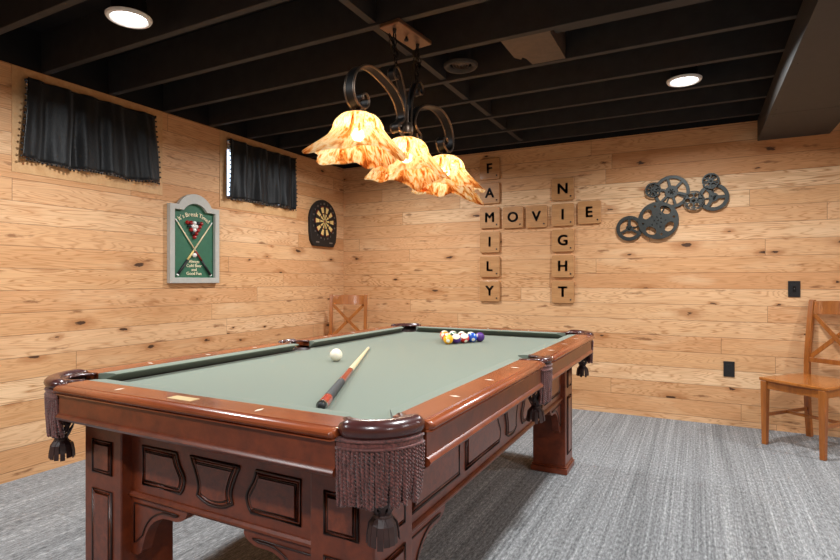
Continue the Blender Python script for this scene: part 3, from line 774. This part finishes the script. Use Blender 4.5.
def raised(poly, Mx, parent, w=0.0, sc=1.0):
    mb = MB()
    for d, r_, mi in ((0, .0042, 1), (.0095*sc, .0030, 0), (.0155*sc, .0034, 1)):
        q = inset(poly, d) if d else poly
        mb.tube([(x,y,w+.0012) for x,y in q], r_, 6, mi, closed=True)
    f = shape2d([inset(poly, .0185*sc)], .0055); f.xf(Matrix.Translation((0,0,w+.0005))); mb.merge(f, mi=0)
    mb.xf(Mx); mb.build('raised_panel', [M['burl'], M['glaze']], parent)
zt, zb = .605, .483
def curve_side(x, bulge, up=True, n=8):
    """S-curved edge from top to bottom (or reverse) at x; bulges outward low down"""
    pts = spline([(x,zt),(x+bulge*.35,zt-.032),(x+bulge*.95,zb+.045),(x+bulge*.9,zb+.02),(x+bulge*.55,zb)], 5)
    pts = [(p[0],p[1]) for p in [Vector((q[0],q[1],0)) for q in [(v.x, v.y) for v in [Vector((a[0],a[1],0)) for a in pts]]]]
    return pts
def P3(pts): return [Vector((a,b,0)) for a,b in pts]
def cside(x, bulge):
    s = spline([(x,zt,0),(x+bulge*.30,zt-.030,0),(x+bulge*.98,zb+.050,0),(x+bulge*.85,zb+.018,0),(x+bulge*.5,zb,0)], 5)
    return [(p.x, p.y) for p in s]
def shield(cx, w):
    h = w/2
    R_ = [(p.x,p.y) for p in spline([(cx+h,zt,0),(cx+h*.80,zt-.040,0),(cx+h*.66,zb+.040,0),(cx+h*.72,zb+.010,0)], 5)]
    B_ = [(p.x,p.y) for p in spline([(cx+h*.72,zb+.010,0),(cx+h*.35,zb-.006,0),(cx,zb-.010,0),(cx-h*.35,zb-.006,0),(cx-h*.72,zb+.010,0)], 4)][1:-1]
    L_ = [(2*cx-a, b) for a, b in R_[::-1]]
    return R_+B_+L_
def cab(side):
    Mx = plane(side); half = (LX-LS+.02) if side in 'SN' else (LYY-LS+.02)
    mb = MB(); mb.box(-half, half, CZ0, CZ1, -.030, 0); mb.xf(Mx); p = mb.build('cabinet_panel', M['mahogany'], pt)
    hl = half-.021
    mb = MB(); prof = [(-.032,.4335),(-.032,.452),(.004,.452),(.011,.446),(.012,.440),(.007,.4335)]
    mb.sweep([(-hl,0,0),(hl,0,0)], [(Vector((0,0,1)), Vector((0,1,0)))]*2, prof); mb.xf(Mx); mb.build('bottom_moulding', M['mahogany'], p)
    if side in 'SN':
        left = [(-.322,zb),(-.322,zt)] + cside(-.164, .036)
        raised(left, Mx, p); raised([(-a,b) for a,b in left], Mx, p); raised(shield(0,.204), Mx, p)
    else:
        raised([(-.905,zb),(-.905,zt),(-.565,zt),(-.565,zb)], Mx, p); raised([(.905,zb),(.905,zt),(.565,zt),(.565,zb)], Mx, p)
        left = [(-.510,zb),(-.510,zt)] + cside(-.185, .040)
        raised(left, Mx, p); raised([(-a,b) for a,b in left], Mx, p); raised(shield(0,.195), Mx, p)
    # carved brackets at both ends
    for s_ in (-1, 1):
        e = half-.021
        cv = spline([(.262,.432,0),(.262,.418,0),(.245,.402,0),(.215,.392,0),(.185,.392,0),(.150,.388,0),(.110,.368,0),(.080,.335,0),(.062,.295,0),(.050,.262,0),(.030,.248,0)], 5)
        q = [(0,.248),(0,.432)] + [(p_.x, p_.y) for p_ in cv]
        b = shape2d([[(s_*(e-u), v_) for u, v_ in q]], .038); b.xf(Matrix.Translation((0,0,-.036)))
        iq = [(.018,.285),(.018,.415),(.205,.415)] + [(u-.006*1.0, v_+.016) for u, v_ in [(p_.x,p_.y) for p_ in cv[12:40]]]
        b.tube([(s_*(e-u), v_, .0035) for u, v_ in iq], .0028, 5, closed=True, mi=1)
        b.xf(Mx); b.build('bracket', [M['mahogany'], M['glaze']], pt)
for s_ in 'SNEW': cab(s_)
# legs
for sx in (-1, 1):
    for sy in (-1, 1):
        x0, x1 = sorted((sx*LX, sx*(LX-LS))); y0, y1 = sorted((sy*LYY, sy*(LYY-LS)))
        mb = MB(); mb.box(x0, x1, y0, y1, .045, .703); lg = mb.build('leg', M['mahogany'], pt, bevel=.004)
        mb = MB(); mb.box(x0-.012, x1+.012, y0-.012, y1+.012, 0, .034); mb.box(x0-.006, x1+.006, y0-.006, y1+.006, .034, .046); mb.build('base_block', M['mahogany'], lg, bevel=.004)
        cx, cy = (x0+x1)/2, (y0+y1)/2
        for Mx in (Matrix(((1,0,0,cx),(0,0,-1,y0),(0,1,0,0),(0,0,0,1))) if sy < 0 else Matrix(((-1,0,0,cx),(0,0,1,y1),(0,1,0,0),(0,0,0,1))),
                   Matrix(((0,0,1,x1),(1,0,0,cy),(0,1,0,0),(0,0,0,1))) if sx > 0 else Matrix(((0,0,-1,x0),(-1,0,0,cy),(0,1,0,0),(0,0,0,1)))):
            raised([(-.050,.502),(.050,.502),(.050,.608),(-.050,.608)], Mx, lg, sc=.75)
            raised([(-.050,.105),(.050,.105),(.050,.446),(-.050,.446)], Mx, lg, sc=.75)
# pockets
def rope(mb, p, z0, z1, sway, r=.0026, off=.0024, pitch=.0135, n=5, per=6, phase=0.0):
    turns = (z0-z1)/pitch; m = max(4, int(turns*per))
    for ply in (0, pi):
        pts = []
        for i in range(m+1):
            f = i/m; a = 2*pi*turns*f+ply+phase
            pts.append((p[0]+sway[0]*f*f+off*cos(a), p[1]+sway[1]*f*f+off*sin(a), z0+(z1-z0)*f))
        mb.tube(pts, r, n)
def pocket(kind, sx, sy, detail):
    rnd = random.Random(int(10*sx+3*sy+50))
    if kind == 'corner':
        r = CR[sx,sy]; cc = Vector((sx*(WX-r), sy*(LY-r), 0)); hc = Vector((sx*HC[0], sy*HC[1], 0)); hr = HR
        dirs = lambda a: Vector((sx*sin(a), sy*cos(a), 0)); A0, A1 = 0, pi/2; RR = r
        bl = BLG[sx,sy]
        def pos(a, off):
            f = a/(pi/2); off = off-.026+.016*sin(pi*f); ch = Vector((sx*r*f, sy*r*(1-f), 0)); return cc + ch*(1-bl) + dirs(a)*(r*bl + off*(1.0)) 
    else:
        cc = Vector((sx*(WX-.098), 0, 0)); RR = .092; b = math.asin((SP-.012)/RR)
        dirs = lambda a: Vector((sx*cos(a), sin(a), 0)); A0, A1 = -b, b; pos = lambda a, off: cc + dirs(a)*(RR+off); hc = Vector((sx*SHX, 0, 0)); hr = SHR
    Z = Vector((0,0,1)); N = 22
    an = [A0+(A1-A0)*k/N for k in range(N+1)]
    mb = MB(); pw = .026 if kind == 'corner' else .018; ph = .024 if (kind == 'corner' and sx > 0 and sy < 0) else (.018 if kind == 'corner' else .013)
    pts = []; fr_ = []; 
    vs = []; prof = [(cos(radians(q)), sin(radians(q))) for q in range(0, 360, 24)]
    for k, a in enumerate(an):
        f = k/N; e = min(1, .55+ (min(f, 1-f)/.10)*.45); d = dirs(a)
        c0 = pos(a, .013-pw) + Z*(.806 if kind == 'corner' else .806)
        for u, w in prof: vs.append(c0 + d*(u*pw*e) + Z*(w*ph*e*(1.0 if w > 0 else .9)))
    n = len(prof)
    fs = [(i*n+k, i*n+(k+1)%n, (i+1)*n+(k+1)%n, (i+1)*n+k) for i in range(N) for k in range(n)] + [tuple(range(n))[::-1], tuple(N*n+k for k in range(n))]
    mb.add(vs, fs, 0, True)
    pk = mb.build('pocket', M['leather'], pt)
    # leather cup
    mb = MB(); m = 24
    lz = [(hr-.0015,ZB+.001),(hr-.0015,.735),(hr-.002,.715),(hr-.016,.700),(0,.694)]
    mb.lathe(lz, hc, m); o = mb.build('cup', M['dark_leather'], pk); 
    s = o.modifiers.new('thick', 'SOLIDIFY'); s.thickness = .003; s.offset = 0
    # back liner between hole and leather rim
    mb = MB(); vs = []
    for k, a in enumerate(an):
        d = dirs(a); q = pos(a, -.012)
        vs += [q+Z*.80, q+Z*.705]
    mb.add(vs, [(2*i,2*i+1,2*i+3,2*i+2) for i in range(N)], 0, True); o = mb.build('liner', M['dark_leather'], pk)
    s = o.modifiers.new('thick', 'SOLIDIFY'); s.thickness = .004; s.offset = 0
    am = atan2(sy, sx) if kind == 'corner' else (0 if sx > 0 else pi); sp_ = radians(100 if kind == 'corner' else 92)
    mb = MB(); fr0 = [am-sp_+2*sp_*q/24 for q in range(25)]
    mb.sweep([hc]*25, [(Vector((cos(q), sin(q), 0)), Z) for q in fr0], [(hr-.002,.8045),(hr+.020,.8045),(hr+.022,.8095),(hr+.016,.8125),(hr+.004,.8125),(hr-.002,.8095)], smooth=True)
    mb.build('casting', M['leather'], pk)
    # fringe: header band and twisted cords
    mb = MB(); vs = []
    for a in an:
        d = dirs(a)
        if kind == 'corner' and a > pi/2*.95: continue
        for u, z in ((-.004,.790),(.007,.788),(.008,.766),(-.004,.764)): vs.append(pos(a, u) + Z*z)
    mb.add(vs, [(i*4+k, i*4+(k+1)%4, i*4+4+(k+1)%4, i*4+4+k) for i in range(len(vs)//4-1) for k in range(4)], 0, False)
    for zz, uu in ((.785,.008),(.768,.0085)):
        pts = [pos(a, uu) + Z*zz for a in an if kind != 'corner' or a <= pi/2*.95]
        mb.tube(pts, .003, 6)
    if kind == 'corner': A1 = pi/2*.94
    L = RR*(A1-A0); cnt = max(8, int(L/.0112))
    for row in (0, 1):
        for k in range(cnt):
            a = A0+(A1-A0)*(k+.5*(1+row*.9)/1.0-.0)/cnt if row == 0 else A0+(A1-A0)*min(.985,(k+.95)/cnt)
            d = dirs(a); p = pos(a, .005 if row == 0 else -.005)
            z1 = (.640 if kind == 'corner' else .632)+rnd.uniform(-.006,.006)
            sw = d*rnd.uniform(-.014,-.002)+Vector((rnd.uniform(-.003,.003), rnd.uniform(-.003,.003), 0))
            rope(mb, p, .768, z1, sw, n=5 if detail else 4, per=6 if detail else 5, r=.0031 if row == 0 else .0028, off=.0031, pitch=.017, phase=rnd.uniform(0,6))
    mb.build('fringe', M['cord'], pk)
    # leather strap net and tuft under the fringe
    out = (Vector((sx, sy, 0)).normalized() if kind == 'corner' else Vector((sx, 0, 0)))
    bc = hc + out*(.074 if kind == 'corner' else .048)
    mb = MB(); ns = 9
    for k in range(ns):
        for dr in (-1, 1):
            pts = []
            for f in (0,.2,.4,.6,.8,1):
                a = 2*pi*k/ns+dr*f*1.25; rr = .040*(1-f)+.016*f+.010*sin(pi*f)
                pts.append(bc + Vector((rr*cos(a), rr*sin(a), .700-.092*f)))
            mb.sweep(pts, [(Vector((-sin(2*pi*k/ns+dr*f*1.25), cos(2*pi*k/ns+dr*f*1.25), 0)), Vector((0,0,1))) for f in (0,.2,.4,.6,.8,1)],
                     [(-.0045,-.0045),(.0045,-.0045),(.0045,.0045),(-.0045,.0045)] if False else [(-.005,-.0012),(.005,-.0012),(.005,.0012),(-.005,.0012)])
    mb.tube([bc+Vector((.042*cos(2*pi*q/20), .042*sin(2*pi*q/20), .698)) for q in range(20)], .004, 6, closed=True)
    mb.lathe([(.019,.610),(.022,.604),(.019,.598)], bc, 14)
    mb.build('net', M['dark_leather'], pk)
    mb = MB(); nt = 15
    for k in range(nt):
        a = 2*pi*k/nt+rnd.uniform(-.1,.1); e = rnd.uniform(.9,1.1); dv = Vector((cos(a), sin(a), 0)); tv = Vector((-sin(a), cos(a), 0))
        pts = [bc+dv*.018+Z*.606, bc+dv*.031*e+Z*.590, bc+dv*.035*e+Z*.565, bc+dv*.036*e+Z*(.545+rnd.uniform(-.004,.006))]
        mb.sweep(pts, [(tv, dv)]*4, [(-.0068,-.001),(.0068,-.001),(.0068,.001),(-.0068,.001)])
    mb.build('tuft', M['dark_leather'], pk)
for sx in (-1, 1):
    for sy in (-1, 1): pocket('corner', sx, sy, sy < 0)
    pocket('side', sx, 0, sx > 0)

# ------------------------------------------------------------------ balls and cue on the cloth
BR = .0286
def ball(name, col, striped, x, y, label, rot):
    mb = MB(); mb.sphere((0,0,0), BR, 32, 20)
    o = mb.build(name, ball_mat(name+'_'+('stripe' if striped else 'solid')+str(len(bpy.data.materials)), col, striped)); o.location = (x, y, ZB+BR+.0004); o.rotation_euler = rot
    return tag(o, label, 'billiard ball', 'racked pool balls')
YE, BL, RD, PU, OR, GR, MA, BK = srgb(242,178,28), srgb(24,82,186), srgb(206,36,34), srgb(74,38,122), srgb(232,98,34), srgb(18,96,62), srgb(128,30,36), srgb(18,18,20)
fx, fy = -1.257, 2.775
rack = {(0,0): (YE,0,'yellow solid pool ball at the near tip of the rack'), (1,1): (PU,1,'white and purple striped pool ball between the yellow and red striped balls'),
 (2,2): (RD,1,'red and white striped pool ball in the front row, left of the solid blue ball'), (3,3): (BL,0,'solid blue pool ball in the front row, left of the solid purple ball'), (4,4): (PU,0,'solid purple pool ball at the right end of the rack'),
 (1,0): (RD,1,'red and white striped pool ball behind the yellow ball in the rack'), (2,0): (OR,0,'solid orange pool ball on the far left side of the rack'), (3,0): (YE,1,'yellow and white striped pool ball on the far left side of the rack'), (4,0): (OR,1,'orange and white striped pool ball at the back left corner of the rack'),
 (2,1): (BK,0,'black pool ball in the middle of the rack'), (3,1): (GR,0,'solid green pool ball inside the rack, behind the black ball'), (3,2): (MA,0,'solid maroon pool ball inside the rack, behind the striped balls of the front row'),
 (4,1): (GR,1,'green and white striped pool ball in the back row of the rack'), (4,2): (MA,1,'maroon and white striped pool ball in the back row of the rack'), (4,3): (BL,1,'blue and white striped pool ball in the back row, beside the solid purple ball')}
rr = random.Random(4)
ROT = {(1,1): (.66,0,.4), (2,2): (.25,.62,-.7), (4,0): (.35,.3,.4), (4,1): (.5,0,.4), (4,2): (.4,-.4,.4), (4,3): (.5,.2,.4), (1,0): (.4,.5,.4), (0,0): (0,.22,-1.17), (3,3): (0,.35,-.9), (4,4): (.3,-.3,-2.0)}
for (r_, k), (c_, st, lb) in rack.items():
    ball('pool_ball', c_, st, fx+(k-r_/2)*.0576, fy+r_*.0499, lb, ROT.get((r_,k), (rr.uniform(0,3), rr.uniform(0,3), rr.uniform(0,3))))
mb = MB(); mb.sphere((0,0,0), BR, 36, 24); o = mb.build('cue_ball', simple('ivory_ball', srgb(238,232,212), .14, noise=.02, coat=.3)); o.location = (-1.440, 1.960, ZB+BR+.0004)
tag(o, 'ivory white cue ball alone on the cloth beside the cue stick', 'billiard ball')
A = Vector((-.921, 1.186, ZB+.0163)); B = Vector((-1.545, 2.392, ZB+.0075)); LQ = (B-A).length
cq = tag(empty('cue_stick', A), 'cue stick with red butt, dark wrap and pale shaft lying on the green cloth', 'cue'); cq.rotation_euler = (0, math.asin((A.z-B.z)/LQ), atan2(B.y-A.y, B.x-A.x))
RB, RT = .0160, .0066
def cr(f): return RB+(RT-RB)*max(f,0)**.9
def seg(name, f0, f1, mat, n=8):
    mb = MB(); mb.tube([(LQ*(f0+(f1-f0)*k/n),0,0) for k in range(n+1)], [cr(f0+(f1-f0)*k/n) for k in range(n+1)], 20); mb.build(name, mat, cq, angle=40)
mb = MB(); mb.tube([(-.006,0,0),(-.003,0,0),(.004,0,0)], [.007,.0105,.0115], 18); mb.build('bumper', M['black'], cq, angle=50)
seg('ring', .003, .012, M['steel'], 2); seg('butt_sleeve', .012, .074, M['red']); seg('wrap', .074, .272, M['wrap']); seg('forearm', .272, .445, M['redwood']); seg('joint_ring', .445, .452, M['black'], 2)
seg('shaft', .452, .982, M['maple']); seg('ferrule', .982, .996, M['white'], 2); seg('tip', .996, 1.002, M['wrap'], 2)

# ------------------------------------------------------------------ pendant lamp over the table
LC = Vector((-1.276, 2.317, H)); LR = pi/2-.1
lp = tag(empty('pendant_lamp', LC, LR), 'black wrought metal island pendant with three amber art glass shades above the pool table', 'pendant lamp')
z_ = lambda z: z-H
mb = MB(); mb.box(-.145, .145, -.058, .058, -.022, 0); cnp = mb.build('canopy', M['canopy'], lp, bevel=.004)
mb = MB(); mb.lathe([(0,-.045),(.010,-.043),(.012,-.036),(.006,-.028),(.006,-.021)], n=16); mb.build('finial', M['black_metal'], cnp)
def chain(mb, a, b, slack=0.0):
    a, b = Vector(a), Vector(b); L = (b-a).length; n = max(3, int(L/.026))
    for k in range(n):
        c = a+(b-a)*((k+.5)/n) + Vector((slack*sin(pi*(k+.5)/n), 0, -abs(slack)*.6*sin(pi*(k+.5)/n))); t = (b-a).normalized(); s = Vector((0,1,0)) if k % 2 else Vector((1,0,0))
        s = (s-t*s.dot(t)).normalized(); pts = []
        for q in range(12):
            g = 2*pi*q/12; pts.append(c+t*(.019*cos(g))+s*(.0095*sin(g)))
        mb.tube(pts, .0030, 5, closed=True)
for sg_ in (-1, 1):
    mb = MB(); top = (sg_*.10,0,-.022); hk = (sg_*.088,0,z_(2.165)-.055*(sg_*.09+.37))
    chain(mb, (sg_*.10,0,-.040), hk); chain(mb, (sg_*.115,.012,-.05), (sg_*.082,-.012,z_(2.21)), .022*sg_)
    mb.lathe([(0,-.044),(.007,-.040),(.010,-.024),(.010,-.021)], (sg_*.10,0,0), 12); mb.build('chain', M['black_metal'], lp)
mb = MB()
for sg_ in (-1, 1): mb.tube(spline([(sg_*.10,.006,-.03),(sg_*.075,.012,-.13),(sg_*.04,.006,z_(2.10)),(sg_*.012,0,z_(1.95))], 8), .0028, 6)
mb.build('supply_cord', M['black'], lp)
def strap(path, w, th=.005, bead=.0055, name='scroll_arm'):
    pts = spline([(x,0,z_(z)-.055*(x+.37)) for x, z in path], 9); mb = MB(); fr_ = []
    for i in range(len(pts)):
        t_ = (pts[min(i+1,len(pts)-1)]-pts[max(i-1,0)]).normalized(); fr_.append((Vector((0,1,0)), t_.cross(Vector((0,1,0)))))
    mb.sweep(pts, fr_, [(-w/2,-th/2),(w/2,-th/2),(w/2,th/2),(-w/2,th/2)], mi=1, smooth=False)
    for e in (-1, 1): mb.tube([p+Vector((0,e*w/2,0)) for p in pts], bead, 8)
    return mb.build(name, [M['bronze'], M['black_metal']], lp, angle=40)
big_l = [(-.060,1.896),(-.072,1.870),(-.095,1.872),(-.098,1.898),(-.070,1.915),(-.045,1.945),(-.055,1.985),(-.085,2.025),(-.135,2.058),(-.215,2.082),(-.30,2.092),(-.375,2.070),(-.425,2.020),(-.442,1.955),(-.425,1.905),(-.385,1.886),(-.345,1.902),(-.335,1.935),(-.355,1.955),(-.378,1.942),(-.376,1.925)]
strap([(x*.97, z) for x, z in big_l], .048)
strap([(-x*.97, z) for x, z in big_l], .048)
for sg_ in (-1, 1):
    strap([(sg_*x, z) for x, z in ((.020,1.905),(.020,1.975),(.028,2.045),(.050,2.105),(.082,2.160),(.112,2.165),(.128,2.138),(.118,2.112),(.096,2.112),(.092,2.132))], .034, .005, .0045, 'hanger_strap')
mb = MB(); mb.lathe([(0,z_(1.875)),(.030,z_(1.875)),(.034,z_(1.885)),(.034,z_(1.915)),(.026,z_(1.93)),(.012,z_(1.94)),(.010,z_(2.02)),(0,z_(2.03))], (0,0,-.02), n=24); mb.build('hub', M['bronze'], lp, angle=35)
BULB = 300
SH = [(-.372, 1.862, [.20,.205,.352,.235], [.215,.19,.245,.215], 1, 0.05), (.0, 1.836, [.215,.205,.19,.235], [.225,.19,.20,.215], 2, .22), (.372, 1.822, [.335,.21,.19,.235], [.225,.19,.20,.215], 3, -.08)]
for s0, ztop, Rc, Dc, sd, rot in SH:
    nt, nr = 112, 30; vs = []; rnd = random.Random(sd); ph = [rnd.uniform(0,6.28) for _ in range(6)]
    for j in range(nr+1):
        t_ = .0+j/nr
        for i in range(nt):
            a = 2*pi*i/nt; aa = (a % (2*pi))/(pi/2); q0 = int(aa) % 4; f = aa-int(aa)
            k = (.5+.5*cos(4*a))**2.4
            Rk = Rc[q0] if f < .5 else Rc[(q0+1) % 4]; Dk = Dc[q0] if f < .5 else Dc[(q0+1) % 4]
            R_ = .182+(Rk-.182)*k; D_ = .185+(Dk-.185)*k
            if t_ < .5:
                u = t_/.5; r = .030+.080*sin(u*pi/2)**1.05; d = .072*(1-cos(u*pi/2))
            else:
                u = (t_-.5)/.5; r = .110+(R_-.110)*(u**(1+.10*k)); d = .072+(D_-.072)*u**(1.0-.10*k)
            w = t_**1.6
            r *= 1+.04*w*sin(5*a+ph[0])+.018*w*sin(11*a+ph[1]+3*t_)
            d += .009*w*sin(6*a+ph[2])+.0035*w*sin(12*a+ph[3])+.004*t_*sin(9*a+7*t_+ph[5])
            ar = a+rot+.25*t_*sin(2*a+ph[4])*.5
            vs.append((s0+r*cos(ar), r*sin(ar), z_(ztop)-d))
    fs = [(j*nt+i, j*nt+(i+1)%nt, (j+1)*nt+(i+1)%nt, (j+1)*nt+i) for j in range(nr) for i in range(nt)]
    mb = MB(); mb.add(vs, fs, 0, True); o = mb.build('glass_shade', M['amber'], lp)
    uvl = o.data.uv_layers.new(name='sweep')
    for pg in o.data.polygons:
        ii = [v_ % nt for v_ in pg.vertices]; wrap = max(ii)-min(ii) > nt/2
        for li, v_ in zip(pg.loop_indices, pg.vertices):
            uvl.data[li].uv = ((v_ % nt)/nt + (1 if wrap and v_ % nt == 0 else 0), (v_//nt)/nr)
    so = o.modifiers.new('thick', 'SOLIDIFY'); so.thickness = .004; so.offset = 0
    mb = MB(); mb.lathe([(0,z_(ztop)+.028),(.010,z_(ztop)+.026),(.014,z_(ztop)+.014),(.034,z_(ztop)+.006),(.036,z_(ztop)-.004),(.022,z_(ztop)-.008),(.020,z_(ztop)-.050),(0,z_(ztop)-.052)], (s0,0,0), 20); mb.tube([(s0,0,z_(ztop)+.02),(s0*1.0,0,(z_(1.905) if abs(s0) > .1 else z_(1.885))-.055*(s0+.37))], .007, 8)
    mb.build('socket', M['black_metal'], o, angle=40)
    mb = MB(); mb.sphere((s0,0,z_(ztop)-.092), .028, 16, 12); mb.build('bulb', M['bulb'], o)

# ------------------------------------------------------------------ cross-back chairs
def chair(label):
    r = tag(empty('dining_chair', (0,0,0)), label, 'chair', 'cross-back wooden chairs')
    SHT = .462; wf, wr, d0, d1 = .184, .168, -.235, .215     # half widths at leg centres; front and rear leg y
    P_ = M['chair']
    for s_ in (-1, 1):
        mb = MB(); mb.add([(s_*wf+a*w, d0+b*w, z) for z, w in ((0,.0155),(SHT-.022,.021)) for a, b in ((-1,-1),(1,-1),(1,1),(-1,1))], [(3,2,1,0),(4,5,6,7),(0,1,5,4),(1,2,6,5),(2,3,7,6),(3,0,4,7)])
        mb.build('front_leg', P_, r, bevel=.003)
        mb = MB(); pts = spline([(s_*(wr+.000),d1+.030,0),(s_*wr,d1+.006,.22),(s_*wr,d1,.44),(s_*(wr+.002),d1+.012,.62),(s_*(wr+.004),d1+.042,.82),(s_*(wr+.006),d1+.074,.995)], 4)
        fr_ = [(Vector((1,0,0)), Vector((0,1,0)))]*len(pts)
        mb.sweep(pts, fr_, [(-.0165,-.0185),(.0165,-.0185),(.0165,.0185),(-.0165,.0185)], smooth=False); mb.build('back_post', P_, r, bevel=.003)
    # seat: saddle board with softly curved front
    q = [(-wr-.028,d1+.012),(-wf-.034,d0-.018)] + [( -wf-.034+(2*wf+.068)*k/10, d0-.018-.016*sin(pi*k/10)) for k in range(1,10)] + [(wf+.034,d0-.018),(wr+.028,d1+.012)]
    q = [(-wr-.020,d1-.021),(-wf-.034,d0-.018)] + q[2:-1] + [(wr+.020,d1-.021)]
    mb = MB(); mb.prism(q, SHT-.021, SHT); mb.build('seat', M['chair_seat'], r, bevel=.006, seg=3)
    mb = MB(); z0, z1 = SHT-.075, SHT-.022
    mb.bar((-wf+.018,d0,(z0+z1)/2), (wf-.018,d0,(z0+z1)/2), .02, z1-z0); mb.bar((-wr+.015,d1,(z0+z1)/2), (wr-.015,d1,(z0+z1)/2), .02, z1-z0)
    for s_ in (-1, 1): mb.bar((s_*wf,d0+.018,(z0+z1)/2), (s_*wr,d1-.018,(z0+z1)/2), .02, z1-z0)
    mb.build('seat_frame', P_, r, bevel=.002)
    mb = MB(); sz = .205
    for s_ in (-1, 1): mb.bar((s_*wf,d0+.014,sz), (s_*wr,d1-.008,sz), .016, .024)
    mb.bar((-(wf+wr)/2+.006,(d0+d1)/2,sz), ((wf+wr)/2-.006,(d0+d1)/2,sz), .016, .022); mb.build('stretcher', P_, r, bevel=.002)
    # curved top rail, lower rail and the cross
    def yb(z): return d1+.012+(z-.62)*.165
    mb = MB(); n = 12; vs = []
    for k in range(n+1):
        f = k/n; x = (-1+2*f)*(wr-.012); bow = .022*(1-(2*f-1)**2)
        for z, dy in ((.893,-.010),(.893,.010),(.985+.006*(1-(2*f-1)**2),.010),(.985+.006*(1-(2*f-1)**2),-.010)): vs.append((x, yb(z)+bow+dy, z))
    mb.add(vs, [(i*4+k, i*4+(k+1)%4, i*4+4+(k+1)%4, i*4+4+k) for i in range(n) for k in range(4)]+[(3,2,1,0),(n*4,n*4+1,n*4+2,n*4+3)]); mb.build('top_rail', P_, r, bevel=.002)
    mb = MB(); mb.bar((-wr+.012,yb(.565),.565), (wr-.012,yb(.565),.565), .018, .034); mb.build('lower_rail', P_, r, bevel=.002)
    for s_ in (-1, 1):
        mb = MB(); o_ = .006*s_
        mb.bar((-s_*(wr-.014),yb(.585)+o_,.582), (s_*(wr-.014),yb(.89)+o_+.006,.890), .012 if False else .030, .012, up=(0,1,.0)); mb.build('cross_slat', P_, r, bevel=.002)
    return r
c1 = chair('honey oak cross-back chair with its seat in view, against the back wall beside the outlet')
c1.location = (.710, 4.471, 0); c1.rotation_euler = (0,0,-radians(38.3))
c2 = dup(c1, (-2.985,4.215,0), radians(29)); c2['label'] = 'honey oak cross-back chair in the far corner, only its back showing beyond the pool table'

# ------------------------------------------------------------------ daylight, camera, view
w = bpy.data.worlds.new('World'); SC.world = w; w.use_nodes = True
bg = w.node_tree.nodes['Background']; bg.inputs[0].default_value = (.72,.84,1,1); bg.inputs[1].default_value = 2.5
cam = bpy.data.cameras.new('camera'); co = bpy.data.objects.new('camera', cam); COL.objects.link(co)
cam.sensor_width = 36; cam.lens = 534.85/840*36; cam.shift_y = .0005; cam.clip_start = .05
co.location = (0,0,1.1358); co.rotation_euler = (pi/2, 0, .4779); SC.camera = co
SC.view_settings.view_transform = 'Standard'; SC.view_settings.look = 'None'; SC.view_settings.gamma = 1; SC.view_settings.exposure = 0
SC.view_settings.use_curve_mapping = False
SC.cycles.use_denoising = True
SC.cycles.max_bounces = 10; SC.cycles.diffuse_bounces = 6; SC.cycles.transparent_max_bounces = 16
SC.cycles.sample_clamp_indirect = 8
